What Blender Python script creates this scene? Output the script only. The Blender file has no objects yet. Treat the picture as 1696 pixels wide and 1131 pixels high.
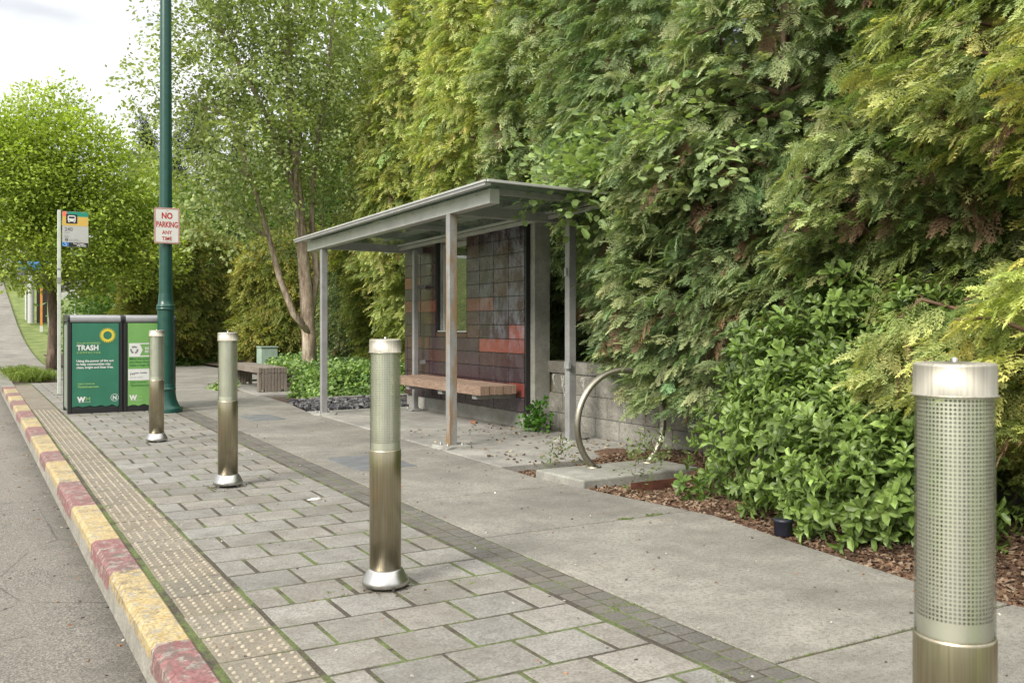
import bpy, math, random
import numpy as np
R_ = math.radians; random.seed(7)
sc = bpy.context.scene
# ------------------------------------------------------------------ camera
cam_d = bpy.data.cameras.new('camera'); cam = bpy.data.objects.new('camera', cam_d)
sc.collection.objects.link(cam); sc.camera = cam
cam.location = (0, 0, 1.165); cam.rotation_euler = (R_(90), 0, R_(-30.2))
cam_d.sensor_width = 36; cam_d.lens = 33.0; cam_d.shift_y = -0.018
cam_d.clip_start = 0.05; cam_d.clip_end = 3000
cam_d.dof.use_dof = True; cam_d.dof.focus_distance = 8.5; cam_d.dof.aperture_fstop = 9.0
# ------------------------------------------------------------------ sky, sun, exposure
SUN_EL, SUN_AZ = 36, 246           # azimuth of the sun, clockwise from +Y
world = bpy.data.worlds.new('World'); sc.world = world; world.use_nodes = True
wt = world.node_tree; wn = wt.nodes; wl = wt.links; wn.clear()
wo = wn.new('ShaderNodeOutputWorld'); bg = wn.new('ShaderNodeBackground'); bg2 = wn.new('ShaderNodeBackground')
add = wn.new('ShaderNodeAddShader'); sky = wn.new('ShaderNodeTexSky'); sky.sky_type = 'NISHITA'; sky.sun_disc = False
sky.sun_elevation = R_(SUN_EL); sky.sun_rotation = R_(SUN_AZ)
bg.inputs[1].default_value = 0.02; wl.new(sky.outputs[0], bg.inputs[0])
tc = wn.new('ShaderNodeTexCoord'); mp = wn.new('ShaderNodeMapping'); mp.inputs['Scale'].default_value = (1.3, 1.3, 4.5)
nz = wn.new('ShaderNodeTexNoise'); nz.inputs['Scale'].default_value = 1.6; nz.inputs['Detail'].default_value = 5; nz.inputs['Roughness'].default_value = .5
cr = wn.new('ShaderNodeValToRGB'); cr.color_ramp.elements[0].position = .40; cr.color_ramp.elements[0].color = (.38, .39, .40, 1)
cr.color_ramp.elements[1].position = .52; cr.color_ramp.elements[1].color = (.80, .785, .76, 1)
sp = wn.new('ShaderNodeSeparateXYZ'); mr = wn.new('ShaderNodeMapRange'); mr.inputs['From Min'].default_value = .36; mr.inputs['From Max'].default_value = .85
mr.inputs['To Min'].default_value = .70; mr.inputs['To Max'].default_value = 1.8
wl.new(tc.outputs['Generated'], mp.inputs[0]); wl.new(mp.outputs[0], nz.inputs[0]); wl.new(nz.outputs['Fac'], cr.inputs[0])
wl.new(tc.outputs['Generated'], sp.inputs[0]); wl.new(sp.outputs['Z'], mr.inputs[0])
wl.new(cr.outputs[0], bg2.inputs[0]); wl.new(mr.outputs[0], bg2.inputs[1])
wl.new(bg.outputs[0], add.inputs[0]); wl.new(bg2.outputs[0], add.inputs[1]); wl.new(add.outputs[0], wo.inputs[0])
sun_d = bpy.data.lights.new('sun', 'SUN'); sun = bpy.data.objects.new('sun', sun_d); sc.collection.objects.link(sun)
sun_d.energy = 2.5; sun_d.angle = R_(20); sun_d.color = (1, .95, .86)
sun.rotation_euler = (R_(90 - SUN_EL), 0, R_(180 - SUN_AZ) + math.pi * 0)
from mathutils import Vector, Matrix
_sd = Vector((math.sin(R_(SUN_AZ)) * math.cos(R_(SUN_EL)), math.cos(R_(SUN_AZ)) * math.cos(R_(SUN_EL)), math.sin(R_(SUN_EL))))
sun.rotation_euler = _sd.to_track_quat('Z', 'Y').to_euler()
sc.view_settings.view_transform = 'Standard'; sc.view_settings.look = 'None'; sc.view_settings.exposure = 1.0; sc.view_settings.gamma = 1
sc.cycles.max_bounces = 7; sc.cycles.diffuse_bounces = 3; sc.cycles.glossy_bounces = 3; sc.cycles.transmission_bounces = 4
sc.cycles.transparent_max_bounces = 16; sc.cycles.use_denoising = True; sc.cycles.sample_clamp_indirect = 6

# ------------------------------------------------------------------ object helpers
COL = sc.collection
def tag(o, label=None, cat=None, group=None, kind=None):
    if label: o['label'] = label
    if cat: o['category'] = cat
    if group: o['group'] = group
    if kind: o['kind'] = kind
    return o
def empty(name, loc=(0, 0, 0), rz=0, **k):
    o = bpy.data.objects.new(name, None); COL.objects.link(o); o.location = loc; o.rotation_euler = (0, 0, rz)
    o.empty_display_size = .1
    return tag(o, **k)
def copy_tree(o, parent=None):
    c = o.copy(); COL.objects.link(c)
    if parent:
        c.parent = parent
    for ch in [x for x in COL.objects if x.parent == o]:
        copy_tree(ch, c)
    return c
class MB:
    def __init__(s): s.v = []; s.f = []; s.m = []; s.sm = []; s.mi = 0; s.g = 0; s.fg = []
    def mark(s): s.g += 1; return s
    def add(s, v, f, smooth=False, mi=None):
        b = len(s.v); s.v += [tuple(p) for p in v]; s.f += [tuple(b + i for i in q) for q in f]
        s.m += [s.mi if mi is None else mi] * len(f); s.sm += [smooth] * len(f); s.fg += [s.g] * len(f); return s
    def box(s, x0, x1, y0, y1, z0, z1, mi=None):
        v = [(x0, y0, z0), (x1, y0, z0), (x1, y1, z0), (x0, y1, z0), (x0, y0, z1), (x1, y0, z1), (x1, y1, z1), (x0, y1, z1)]
        return s.add(v, [(0, 3, 2, 1), (4, 5, 6, 7), (0, 1, 5, 4), (1, 2, 6, 5), (2, 3, 7, 6), (3, 0, 4, 7)], mi=mi)
    def hexa(s, v, mi=None): return s.add(v, [(0, 3, 2, 1), (4, 5, 6, 7), (0, 1, 5, 4), (1, 2, 6, 5), (2, 3, 7, 6), (3, 0, 4, 7)], mi=mi)
    def lathe(s, prof, n=32, c=(0, 0), caps=True, mi=None, smooth=True):
        v = []; f = []
        for r, z in prof:
            for k in range(n):
                a = 2 * math.pi * k / n; v.append((c[0] + r * math.cos(a), c[1] + r * math.sin(a), z))
        for i in range(len(prof) - 1):
            for k in range(n): f.append((i * n + k, i * n + (k + 1) % n, (i + 1) * n + (k + 1) % n, (i + 1) * n + k))
        s.add(v, f, smooth, mi)
        if caps:
            for i, rev in ((0, True), (len(prof) - 1, False)):
                ring = [v[i * n + k] for k in range(n)]; s.add(ring, [tuple(range(n))[::-1] if rev else tuple(range(n))], False, mi)
        return s
    def tube(s, pts, rad, n=8, mi=None, closed=False, caps=True):
        P = [Vector(p) for p in pts]; m = len(P); rad = rad if hasattr(rad, '__len__') else [rad] * m
        v = []; f = []; up = Vector((0, 0, 1)); prev = None
        for i, p in enumerate(P):
            a = P[(i - 1) % m] if (i > 0 or closed) else p; b = P[(i + 1) % m] if (i < m - 1 or closed) else p
            d = (b - a).normalized()
            if prev is None:
                x = d.cross(up)
                if x.length < .05: x = d.cross(Vector((1, 0, 0)))
            else: x = prev - d * prev.dot(d)
            x.normalize(); prev = x; y = d.cross(x)
            for k in range(n):
                t = 2 * math.pi * k / n; v.append(p + (x * math.cos(t) + y * math.sin(t)) * rad[i])
        for i in range(m if closed else m - 1):
            for k in range(n): f.append((i * n + k, i * n + (k + 1) % n, ((i + 1) % m) * n + (k + 1) % n, ((i + 1) % m) * n + k))
        if caps and not closed: f += [tuple(range(n))[::-1], tuple((m - 1) * n + k for k in range(n))]
        return s.add(v, f, True, mi)
    def split(s, name, mats, parent=None, bevel=0):
        # one object for each marked piece
        mats = mats if isinstance(mats, (list, tuple)) else [mats]; out = []
        for g in sorted(set(s.fg)):
            I = [i for i, q in enumerate(s.fg) if q == g]; vs = sorted({v for i in I for v in s.f[i]}); mp = {v: k for k, v in enumerate(vs)}
            t = MB(); t.v = [s.v[v] for v in vs]; t.f = [tuple(mp[v] for v in s.f[i]) for i in I]; ms = sorted({s.m[i] for i in I}); t.m = [ms.index(s.m[i]) for i in I]; t.sm = [s.sm[i] for i in I]
            out.append(t.build(name, [mats[k] for k in ms], parent, bevel))
        return out
    def build(s, name, mats, parent=None, bevel=0, seg=2, loc=None):
        me = bpy.data.meshes.new(name); me.from_pydata([tuple(p) for p in s.v], [], s.f)
        for m in (mats if isinstance(mats, (list, tuple)) else [mats]): me.materials.append(m)
        me.polygons.foreach_set('material_index', s.m); me.polygons.foreach_set('use_smooth', s.sm); me.update()
        o = bpy.data.objects.new(name, me); COL.objects.link(o)
        if parent: o.parent = parent
        if loc: o.location = loc
        if bevel:
            b = o.modifiers.new('b', 'BEVEL'); b.width = bevel; b.segments = seg; b.limit_method = 'ANGLE'; b.angle_limit = R_(40)
        return o
# ------------------------------------------------------------------ materials
class NT:
    def __init__(s, name):
        s.m = bpy.data.materials.new(name); s.m.use_nodes = True; s.t = s.m.node_tree; s.n = s.t.nodes; s.l = s.t.links
        s.b = s.n['Principled BSDF']; s.tc = s.n.new('ShaderNodeTexCoord'); s.pos = s.tc.outputs['Object']
    def L(s, a, b): s.l.new(a, b); return s
    def noise(s, scale, detail=4, rough=.55, vec=None, stretch=None):
        n = s.n.new('ShaderNodeTexNoise'); n.inputs['Scale'].default_value = scale; n.inputs['Detail'].default_value = detail; n.inputs['Roughness'].default_value = rough
        v = vec or s.pos
        if stretch:
            mp = s.n.new('ShaderNodeMapping'); mp.inputs['Scale'].default_value = stretch; s.L(v, mp.inputs[0]); v = mp.outputs[0]
        s.L(v, n.inputs['Vector']); return n.outputs['Fac']
    def vor(s, scale, feat='F1'):
        n = s.n.new('ShaderNodeTexVoronoi'); n.feature = feat; n.inputs['Scale'].default_value = scale; s.L(s.pos, n.inputs['Vector']); return n
    def ramp(s, fac, stops):
        r = s.n.new('ShaderNodeValToRGB'); e = r.color_ramp.elements
        while len(e) < len(stops): e.new(.5)
        for i, (p, c) in enumerate(stops):
            e[i].position = p; e[i].color = (c if hasattr(c, '__len__') else (c, c, c)) + ((1,) if not hasattr(c, '__len__') or len(c) == 3 else ())
        s.L(fac, r.inputs[0]); return r.outputs[0]
    def mix(s, fac, a, b, mode='MIX'):
        m = s.n.new('ShaderNodeMix'); m.data_type = 'RGBA'; m.blend_type = mode
        for i, x in ((0, fac), (6, a), (7, b)):
            if hasattr(x, 'is_output'): s.L(x, m.inputs[i])
            else: m.inputs[i].default_value = x if i == 0 else tuple(x) + ((1,) if len(x) == 3 else ())
        return m.outputs[2]
    def math(s, op, a, b=0, c=None):
        m = s.n.new('ShaderNodeMath'); m.operation = op
        for i, x in enumerate((a, b) if c is None else (a, b, c)):
            if hasattr(x, 'is_output'): s.L(x, m.inputs[i])
            else: m.inputs[i].default_value = x
        return m.outputs[0]
    def xyz(s):
        x = s.n.new('ShaderNodeSeparateXYZ'); s.L(s.pos, x.inputs[0]); return x.outputs
    def bump(s, h, strength=.4, dist=.01):
        b = s.n.new('ShaderNodeBump'); b.inputs['Strength'].default_value = strength; b.inputs['Distance'].default_value = dist
        s.L(h, b.inputs['Height']); s.L(b.outputs[0], s.b.inputs['Normal']); return s
    def col(s, c): 
        if hasattr(c, 'is_output'): s.L(c, s.b.inputs['Base Color'])
        else: s.b.inputs['Base Color'].default_value = tuple(c) + (1,)
        return s
    def set(s, rough=None, metal=None, spec=None):
        if rough is not None:
            if hasattr(rough, 'is_output'): s.L(rough, s.b.inputs['Roughness'])
            else: s.b.inputs['Roughness'].default_value = rough
        if metal is not None: s.b.inputs['Metallic'].default_value = metal
        if spec is not None: s.b.inputs['Specular IOR Level'].default_value = spec
        return s
def simple(name, c, rough=.6, metal=0, var=.12, scale=8, bump=0):
    n = NT(name); f = n.noise(scale, 5); d = tuple(max(0, x * (1 - var)) for x in c); u = tuple(min(1, x * (1 + var)) for x in c)
    n.col(n.ramp(f, [(.3, d), (.7, u)])).set(rough, metal)
    if bump: n.bump(n.noise(scale * 12, 3), bump, .003)
    return n.m
def m_asphalt():
    n = NT('asphalt'); a = n.noise(120, 4, .7); b = n.noise(.8, 7, .65); c = n.noise(330, 2); x = n.xyz()
    base = n.ramp(a, [(.36, (0.050, 0.045, 0.038)), (.50, (0.149, 0.136, 0.116)), (.62, (0.341, 0.313, 0.258))])
    base = n.mix(n.ramp(b, [(.38, 0.0), (.66, .55)]), base, (0.213, 0.194, 0.161))
    sp = n.vor(75); base = n.mix(n.ramp(sp.outputs['Distance'], [(.14, .8), (.24, 0.0)]), base, (.33, .31, .27))
    sp2 = n.vor(48); base = n.mix(n.ramp(sp2.outputs['Distance'], [(.10, .7), (.17, 0.0)]), base, (.02, .02, .018))
    g = n.math('ADD', x['X'], n.math('MULTIPLY', n.noise(3, 6, .7), .45))
    base = n.mix(n.ramp(g, [(.56, 0.0), (.80, .55)]), base, (.055, .05, .038))
    cr = n.vor(1.1, 'DISTANCE_TO_EDGE'); base = n.mix(n.ramp(n.math('ADD', cr.outputs['Distance'], n.math('MULTIPLY', n.noise(6, 5), .03)), [(.014, .6), (.022, 0.0)]), base, (.03, .028, .025))
    n.col(base).set(.92).bump(n.math('ADD', a, n.math('MULTIPLY', c, .5)), 1, .008); return n.m
def m_concrete(name, c0, c1, speck=.5, bs=.5, stain=(.12, .11, .09), sa=.35, green=0):
    n = NT(name); a = n.noise(1.3, 8, .68); b = n.noise(48, 5, .7); c = n.noise(210, 3, .6); e = n.noise(7, 6, .7)
    k0 = tuple(x * .80 for x in c0); k1 = tuple(min(1, x * 1.10) for x in c1)
    base = n.ramp(a, [(.34, k0), (.66, k1)])
    base = n.mix(n.ramp(e, [(.40, .35), (.55, 0.0)]), base, tuple(x * .6 for x in c0))
    base = n.mix(n.ramp(b, [(.38, .75 * speck), (.52, 0.0)]), base, tuple(x * .45 for x in c0))
    base = n.mix(n.ramp(c, [(.54, 0.0), (.66, .8 * speck)]), base, tuple(min(1, x * 1.7) for x in c1))
    st = n.noise(.9, 8, .72); base = n.mix(n.ramp(st, [(.48, 0.0), (.68, sa)]), base, stain)
    if green: base = n.mix(n.ramp(n.noise(2.3, 7, .7), [(.55, 0.0), (.7, green)]), base, (.10, .13, .03))
    n.col(base).set(.9).bump(n.math('ADD', b, n.math('MULTIPLY', c, .6)), bs, .005); return n.m
M = {}
M['asphalt'] = m_asphalt()
M['walk'] = m_concrete('sidewalk_concrete', (0.170, 0.160, 0.133), (0.245, 0.231, 0.197), .9, .6, (0.088, 0.082, 0.068), .6)
M['slab'] = m_concrete('slab_concrete', (0.245, 0.235, 0.204), (0.340, 0.326, 0.292), .5, .4, (0.095, 0.088, 0.075), .75)
M['conc'] = m_concrete('cast_concrete', (0.238, 0.234, 0.202), (0.331, 0.324, 0.288), .4, .4, (0.122, 0.115, 0.086), .5, .25)
M['kerbc'] = m_concrete('kerb_concrete', (0.168, 0.158, 0.133), (0.252, 0.238, 0.203), .9, .6, (0.070, 0.070, 0.049), .6, .3)
M['block'] = m_concrete('block_wall', (0.167, 0.158, 0.130), (0.273, 0.260, 0.229), .7, .9, (0.093, 0.081, 0.056), .6, .2)
def m_paver(name, c0, c1, dark):
    n = NT(name); at = n.n.new('ShaderNodeAttribute'); at.attribute_name = 'Col'
    a = n.noise(5, 5); b = n.noise(90, 4, .65); c = n.noise(300, 2)
    base = n.ramp(a, [(.3, c0), (.7, c1)])
    base = n.mix(n.ramp(b, [(.38, .65), (.56, 0.0)]), base, dark)
    base = n.mix(n.ramp(c, [(.56, 0.0), (.7, .4)]), base, tuple(min(1, x * 1.45) for x in c1))
    base = n.mix(n.ramp(n.noise(1.3, 8, .74), [(.46, 0.0), (.66, .6)]), base, (.12, .108, .082)); base = n.mix(n.ramp(n.noise(16, 5, .7), [(.36, .45), (.50, 0.0)]), base, (.10, .092, .075))
    base = n.mix(1.0, base, at.outputs['Color'], 'MULTIPLY')
    n.col(base).set(.9).bump(n.math('ADD', b, c), .6, .004); return n.m
M['paver'] = m_paver('paver_stone', (0.184, 0.173, 0.153), (0.262, 0.252, 0.224), (0.088, 0.082, 0.071))
M['darkpaver'] = m_paver('dark_brick_paver', (0.090, 0.083, 0.072), (0.137, 0.128, 0.112), (0.043, 0.040, 0.036))
M['tactile'] = m_paver('tactile_tile', (0.177, 0.153, 0.112), (0.252, 0.221, 0.170), (0.082, 0.068, 0.051))
M['dome'] = simple('tactile_dome', (0.310, 0.273, 0.205), .85, 0, .3, 40)
def m_moss():
    n = NT('joint_moss'); a = n.noise(3.2, 6, .65); b = n.noise(60, 4)
    g = n.ramp(b, [(.3, (.05, .068, .018)), (.7, (.12, .15, .045))])
    d = n.ramp(b, [(.3, (.028, .023, .016)), (.7, (.075, .06, .042))])
    n.col(n.mix(n.ramp(a, [(.46, 0.0), (.57, .95)]), d, g)).set(.95).bump(b, .9, .01); return n.m
M['moss'] = m_moss()
M['jointdirt'] = simple('joint_dirt', (.06, .05, .03), .95, 0, .6, 5)
def m_paint(name, c, c2, cut):
    # kerb paint worn through to concrete; lower part of the face bare
    n = NT(name); x = n.xyz(); a = n.noise(11, 8, .72); b = n.noise(70, 4)
    con = n.ramp(n.noise(8, 6), [(.3, (.20, .19, .16)), (.7, (.34, .32, .27))])
    con = n.mix(n.ramp(b, [(.4, .4), (.6, 0.0)]), con, (.10, .09, .075))
    pt = n.ramp(n.noise(14, 6), [(.3, c), (.7, c2)])
    pt = n.mix(n.ramp(b, [(.38, .6), (.52, 0.0)]), pt, tuple(v * .4 for v in c))
    zz = n.math('ADD', x['Z'], n.math('MULTIPLY', n.math('SUBTRACT', n.noise(9, 5), .5), .05))
    side = n.ramp(n.math('ADD', n.math('MULTIPLY', zz, 6), .5), [(cut, 0.0), (cut + .04, 1.0)])
    wear = n.ramp(n.noise(19, 8, .75), [(.52, 1.0), (.57, .3), (.64, .05)])
    scuff = n.math('MULTIPLY', n.ramp(n.noise(26, 6, .75), [(.46, 0.0), (.54, .85)]), n.ramp(n.noise(2.6, 4), [(.42, .1), (.58, 1.0)])); pt = n.mix(scuff, pt, (.10, .085, .07))
    n.col(n.mix(n.math('MULTIPLY', side, wear), con, pt)).set(.8).bump(b, .6, .004); return n.m
M['yellow'] = m_paint('yellow_kerb_paint', (.34, .245, .09), (.46, .37, .20), .22)
M['red'] = m_paint('red_kerb_paint', (.17, .065, .065), (.27, .12, .115), .02)
def m_steel(name, c, rough, streak=.25, aniso=.6):
    n = NT(name); s1 = n.noise(9, 5, .6, stretch=(22, 22, .5)); s2 = n.noise(5, 4)
    n.col(n.ramp(s1, [(.3, tuple(x * (1 - streak) for x in c)), (.7, c)]))
    n.set(n.ramp(s2, [(.3, (rough - .06,) * 3), (.7, (rough + .1,) * 3)]), 1.0)
    n.b.inputs['Anisotropic'].default_value = aniso
    n.bump(n.noise(9, 3, .6, stretch=(1, 1, 60)), .05, .001); return n.m
M['steel'] = m_steel('stainless_steel', (.45, .42, .34), .44, .4)
M['steel_tube'] = m_steel('weathered_stainless_tube', (.46, .41, .30), .33, .3)
M['cast_alu'] = m_steel('cast_aluminium', (.52, .51, .48), .34, .15, 0)
M['mesh'] = simple('perforated_steel', (.78, .76, .68), .36, .75, .1)
M['core'] = simple('lamp_diffuser', (.50, .50, .46), .5, 0, .05)
def m_sleeve():
    n = NT('clear_sleeve'); n.n.remove(n.b); o = n.n['Material Output']
    t = n.n.new('ShaderNodeBsdfTransparent'); t.inputs[0].default_value = (.93, .95, .92, 1)
    g = n.n.new('ShaderNodeBsdfGlossy'); g.inputs['Roughness'].default_value = .08
    lw = n.n.new('ShaderNodeLayerWeight'); lw.inputs[0].default_value = .35
    m = n.n.new('ShaderNodeMixShader'); n.L(n.ramp(lw.outputs['Fresnel'], [(0, .04), (1, .65)]), m.inputs[0]); n.L(t.outputs[0], m.inputs[1]); n.L(g.outputs[0], m.inputs[2]); n.L(m.outputs[0], o.inputs[0])
    return n.m
M['sleeve'] = m_sleeve()
def m_glass(name, c=(.80, .88, .84), lo=.08, rough=.02, milky=.0):
    n = NT(name); n.n.remove(n.b); o = n.n['Material Output']
    t = n.n.new('ShaderNodeBsdfTransparent'); t.inputs[0].default_value = c + (1,)
    g = n.n.new('ShaderNodeBsdfGlossy'); g.inputs['Roughness'].default_value = rough
    lw = n.n.new('ShaderNodeLayerWeight'); lw.inputs[0].default_value = .3
    m = n.n.new('ShaderNodeMixShader'); n.L(n.ramp(lw.outputs['Fresnel'], [(0, lo), (1, .9)]), m.inputs[0]); n.L(t.outputs[0], m.inputs[1]); n.L(g.outputs[0], m.inputs[2])
    d = n.n.new('ShaderNodeBsdfDiffuse'); d.inputs[0].default_value = (.20, .24, .19, 1)
    m2 = n.n.new('ShaderNodeMixShader'); n.L(n.ramp(n.noise(3, 7, .7), [(.35, milky * .5), (.75, min(1, milky * 1.6))]), m2.inputs[0]); n.L(m.outputs[0], m2.inputs[1]); n.L(d.outputs[0], m2.inputs[2])
    n.L(m2.outputs[0], o.inputs[0]); return n.m
M['glass'] = m_glass('roof_glass', (.62, .70, .64), .16, .05, .30)
M['pane'] = m_glass('window_pane', (.94, .96, .94), .05, .01, .0)
def m_galv(rust=0.0):
    n = NT('galvanised_steel'); a = n.noise(7, 6, .6); v = n.vor(45)
    base = n.ramp(a, [(.3, (.21, .21, .205)), (.7, (.33, .33, .32))])
    base = n.mix(.25, base, n.ramp(v.outputs['Distance'], [(0, (.20, .20, .20)), (.6, (.38, .38, .375))]))
    if rust:
        r = n.noise(5, 6, .65, stretch=(2.5, 2.5, .55)); base = n.mix(n.ramp(r, [(.45, 0.0), (.60, rust)]), base, (.27, .145, .04))
    n.col(base).set(.5, .35); return n.m
M['galv'] = m_galv(); M['galv_rust'] = m_galv(.75); M['frame_al'] = simple('roof_channel_metal', (0.475, 0.475, 0.456), .42, .4, .12, 6)
def m_panel():
    n = NT('wall_panel'); at = n.n.new('ShaderNodeAttribute'); at.attribute_name = 'Col'; x = n.xyz()
    a = n.noise(6, 6, .65); b = n.noise(3.2, 7, .7, stretch=(1, 1.6, 1)); c = n.noise(45, 4, .6, stretch=(1, 1, .35))
    base = n.mix(n.ramp(c, [(.35, .35), (.6, 0.0)]), at.outputs['Color'], (.02, .012, .012))
    # pale bluish sky sheen painted into the colour of the nearer, upper panels
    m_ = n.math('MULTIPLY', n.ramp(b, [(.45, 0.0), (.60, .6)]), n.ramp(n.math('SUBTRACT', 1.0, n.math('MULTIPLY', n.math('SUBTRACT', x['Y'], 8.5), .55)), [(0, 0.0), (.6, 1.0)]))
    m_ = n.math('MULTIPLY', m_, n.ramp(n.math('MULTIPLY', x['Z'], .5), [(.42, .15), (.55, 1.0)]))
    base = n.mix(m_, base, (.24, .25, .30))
    n.col(base).set(n.ramp(a, [(.3, (.16,) * 3), (.7, (.38,) * 3)]), 0, .6).bump(a, .12, .006); return n.m
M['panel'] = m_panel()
def m_wood(name, c0, c1, dark, stretch=(14, 1, 14)):
    n = NT(name); a = n.noise(5, 7, .7, stretch=stretch); b = n.noise(2.0, 4); w = n.noise(16, 6, .65, stretch=stretch)
    base = n.ramp(a, [(.28, c0), (.72, c1)]); base = n.mix(n.ramp(w, [(.36, .85), (.5, 0.0)]), base, dark)
    base = n.mix(n.ramp(b, [(.5, 0.0), (.7, .3)]), base, tuple(min(1, v * 1.25) for v in c1))
    n.col(base).set(.8).bump(w, .7, .004); return n.m
M['wood'] = m_wood('weathered_red_wood', (0.171, 0.106, 0.072), (0.329, 0.231, 0.169), (0.061, 0.037, 0.026))
M['wood2'] = m_wood('grey_bench_wood', (.12, .095, .075), (.24, .205, .17), (.06, .045, .035), (14, 1, 14))
M['wood2v'] = m_wood('grey_leg_wood', (.12, .095, .075), (.24, .205, .17), (.06, .045, .035), (14, 14, 1))
M['green_pole'] = simple('dark_green_pole_paint', (.008, .052, .038), .34, 0, .18, 14)
M['black'] = simple('black_plastic', (.012, .012, .013), .45, 0, .1)
M['darkgreen'] = simple('compactor_dark_green', (.018, .055, .042), .45, 0, .15)
M['signgreen'] = simple('sticker_green', (.024, .140, .083), .45, 0, .08, 5)
M['lightgreen'] = simple('sticker_light_green', (.145, .32, .085), .45, 0, .06, 5)
M['greybar'] = simple('grey_top_metal', (.28, .28, .28), .42, .4, .1)
M['white'] = simple('white_print', (.60, .60, .57), .5, 0, .05)
M['signwhite'] = simple('reflective_sign_white', (.52, .52, .48), .45, 0, .06, 6)
M['signred'] = simple('sign_red', (.36, .025, .02), .5, 0, .06)
M['yellowp'] = simple('print_yellow', (.55, .46, .04), .5, 0, .04)
M['lime'] = simple('print_lime', (.27, .45, .14), .5, 0, .04)
M['dkprint'] = simple('print_dark_green', (.03, .16, .03), .5, 0, .04)
M['teal'] = simple('print_teal', (.01, .22, .15), .5, 0, .04)
M['amber'] = simple('print_amber', (.55, .36, .08), .5, 0, .04)
M['salmon'] = simple('print_salmon', (.70, .16, .10), .5, 0, .04)
M['blue'] = simple('print_blue', (.01, .15, .45), .5, 0, .04)
M['inkgrey'] = simple('print_grey', (.16, .16, .17), .6, 0, .04)
M['lightgrey'] = simple('sign_grey', (.40, .40, .38), .5, 0, .04)
M['poleg'] = simple('sign_pole_grey', (0.493, 0.525, 0.469), .5, .2, .12)
M['bolt'] = simple('bolt_metal', (.35, .34, .31), .4, .8, .2)
M['soil'] = simple('dark_soil', (.055, .036, .022), .95, 0, .5, 22, .8)
def m_mulch():
    n = NT('bark_mulch'); a = n.noise(50, 5, .7); b = n.noise(7, 5)
    base = n.ramp(a, [(.3, (.045, .022, .012)), (.5, (.16, .08, .045)), (.7, (.30, .17, .10))]); base = n.mix(n.ramp(b, [(.4, 0.0), (.7, .4)]), base, (.10, .075, .05))
    n.col(base).set(.95).bump(a, 1, .03); return n.m
M['mulch'] = m_mulch()
def m_attr(name, rough=.85, trans=0.0, spec=.2, jitter=.25, nscale=30):
    n = NT(name); at = n.n.new('ShaderNodeAttribute'); at.attribute_name = 'Col'
    c = n.mix(1.0, at.outputs['Color'], n.ramp(n.noise(nscale, 3), [(.3, 1 - jitter), (.7, 1 + 0 * jitter)]), 'MULTIPLY')
    if not trans:
        n.col(c).set(rough, 0, spec); return n.m
    n.col(c).set(rough, 0, spec); o = n.n['Material Output']
    t = n.n.new('ShaderNodeBsdfTranslucent'); hs = n.mix(1.0, c, (1.15, 1.2, .5), 'MULTIPLY'); n.L(hs, t.inputs[0])
    m = n.n.new('ShaderNodeMixShader'); m.inputs[0].default_value = trans; n.L(n.b.outputs[0], m.inputs[1]); n.L(t.outputs[0], m.inputs[2]); n.L(m.outputs[0], o.inputs[0])
    return n.m
M['needle'] = m_attr('cypress_foliage', .62, .38, .3)
M['leaf'] = m_attr('broad_leaf', .42, .36, .4)
M['grassb'] = m_attr('grass_blade', .6, .3, .3)
M['chips'] = m_attr('bark_chips', .9, 0, .2)
M['stone'] = m_attr('gravel_stone', .75, 0, .3)
def m_bark(name, c0, c1, d, st=(1, 1, .25)):
    n = NT(name); a = n.noise(14, 6, .7, stretch=st); b = n.noise(3, 4)
    base = n.ramp(a, [(.35, d), (.5, c0), (.7, c1)]); base = n.mix(n.ramp(b, [(.45, 0.0), (.7, .5)]), base, tuple(x * .7 for x in c0))
    n.col(base).set(.9).bump(a, 1, .02); return n.m
M['bark'] = m_bark('brown_bark', (.15, .105, .075), (.26, .19, .14), (.04, .03, .022))
M['bark_pale'] = m_bark('pale_lichen_bark', (0.338, 0.257, 0.189), (0.621, 0.553, 0.446), (0.121, 0.095, 0.068))
M['twig'] = simple('brown_twig', (.13, .075, .045), .85, 0, .35, 9)
def m_grass():
    n = NT('lawn'); a = n.noise(2, 6, .6); b = n.noise(60, 3)
    n.col(n.mix(n.ramp(b, [(.4, .4), (.6, 0.0)]), n.ramp(a, [(.35, (.10, .15, .03)), (.65, (.24, .27, .08))]), (.05, .08, .015))).set(.9).bump(b, .8, .03); return n.m
M['lawn'] = m_grass()
# ------------------------------------------------------------------ foliage machinery (numpy)
def quad_mesh(name, V, Q, col, mat, parent=None, smooth=False):
    V = np.ascontiguousarray(V, np.float32); Q = np.ascontiguousarray(Q, np.int32); nv, nf = len(V), len(Q)
    me = bpy.data.meshes.new(name); me.vertices.add(nv); me.loops.add(nf * 4); me.polygons.add(nf)
    me.vertices.foreach_set('co', V.ravel()); me.loops.foreach_set('vertex_index', Q.ravel())
    me.polygons.foreach_set('loop_start', np.arange(nf, dtype=np.int32) * 4)
    me.polygons.foreach_set('use_smooth', np.full(nf, smooth))
    me.materials.append(mat); me.update(calc_edges=True)
    if col is not None:
        a = me.color_attributes.new('Col', 'FLOAT_COLOR', 'POINT')
        c = np.ones((nv, 4), np.float32); c[:, :3] = col; a.data.foreach_set('color', c.ravel())
    o = bpy.data.objects.new(name, me); COL.objects.link(o)
    if parent: o.parent = parent
    return o
def unit(a): return a / np.maximum(np.linalg.norm(a, axis=-1, keepdims=True), 1e-9)
def frames(d, up):
    y = unit(d); x = unit(np.cross(y, up)); z = np.cross(x, y); return np.stack([x, y, z], -1)
def kite(b, d, n, L, w):
    d = unit(d); s = unit(np.cross(d, n)); m = b + d * L * .42 + n * L * .05
    return np.array([b, m + s * w * .5, b + d * L, m - s * w * .5])
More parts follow.
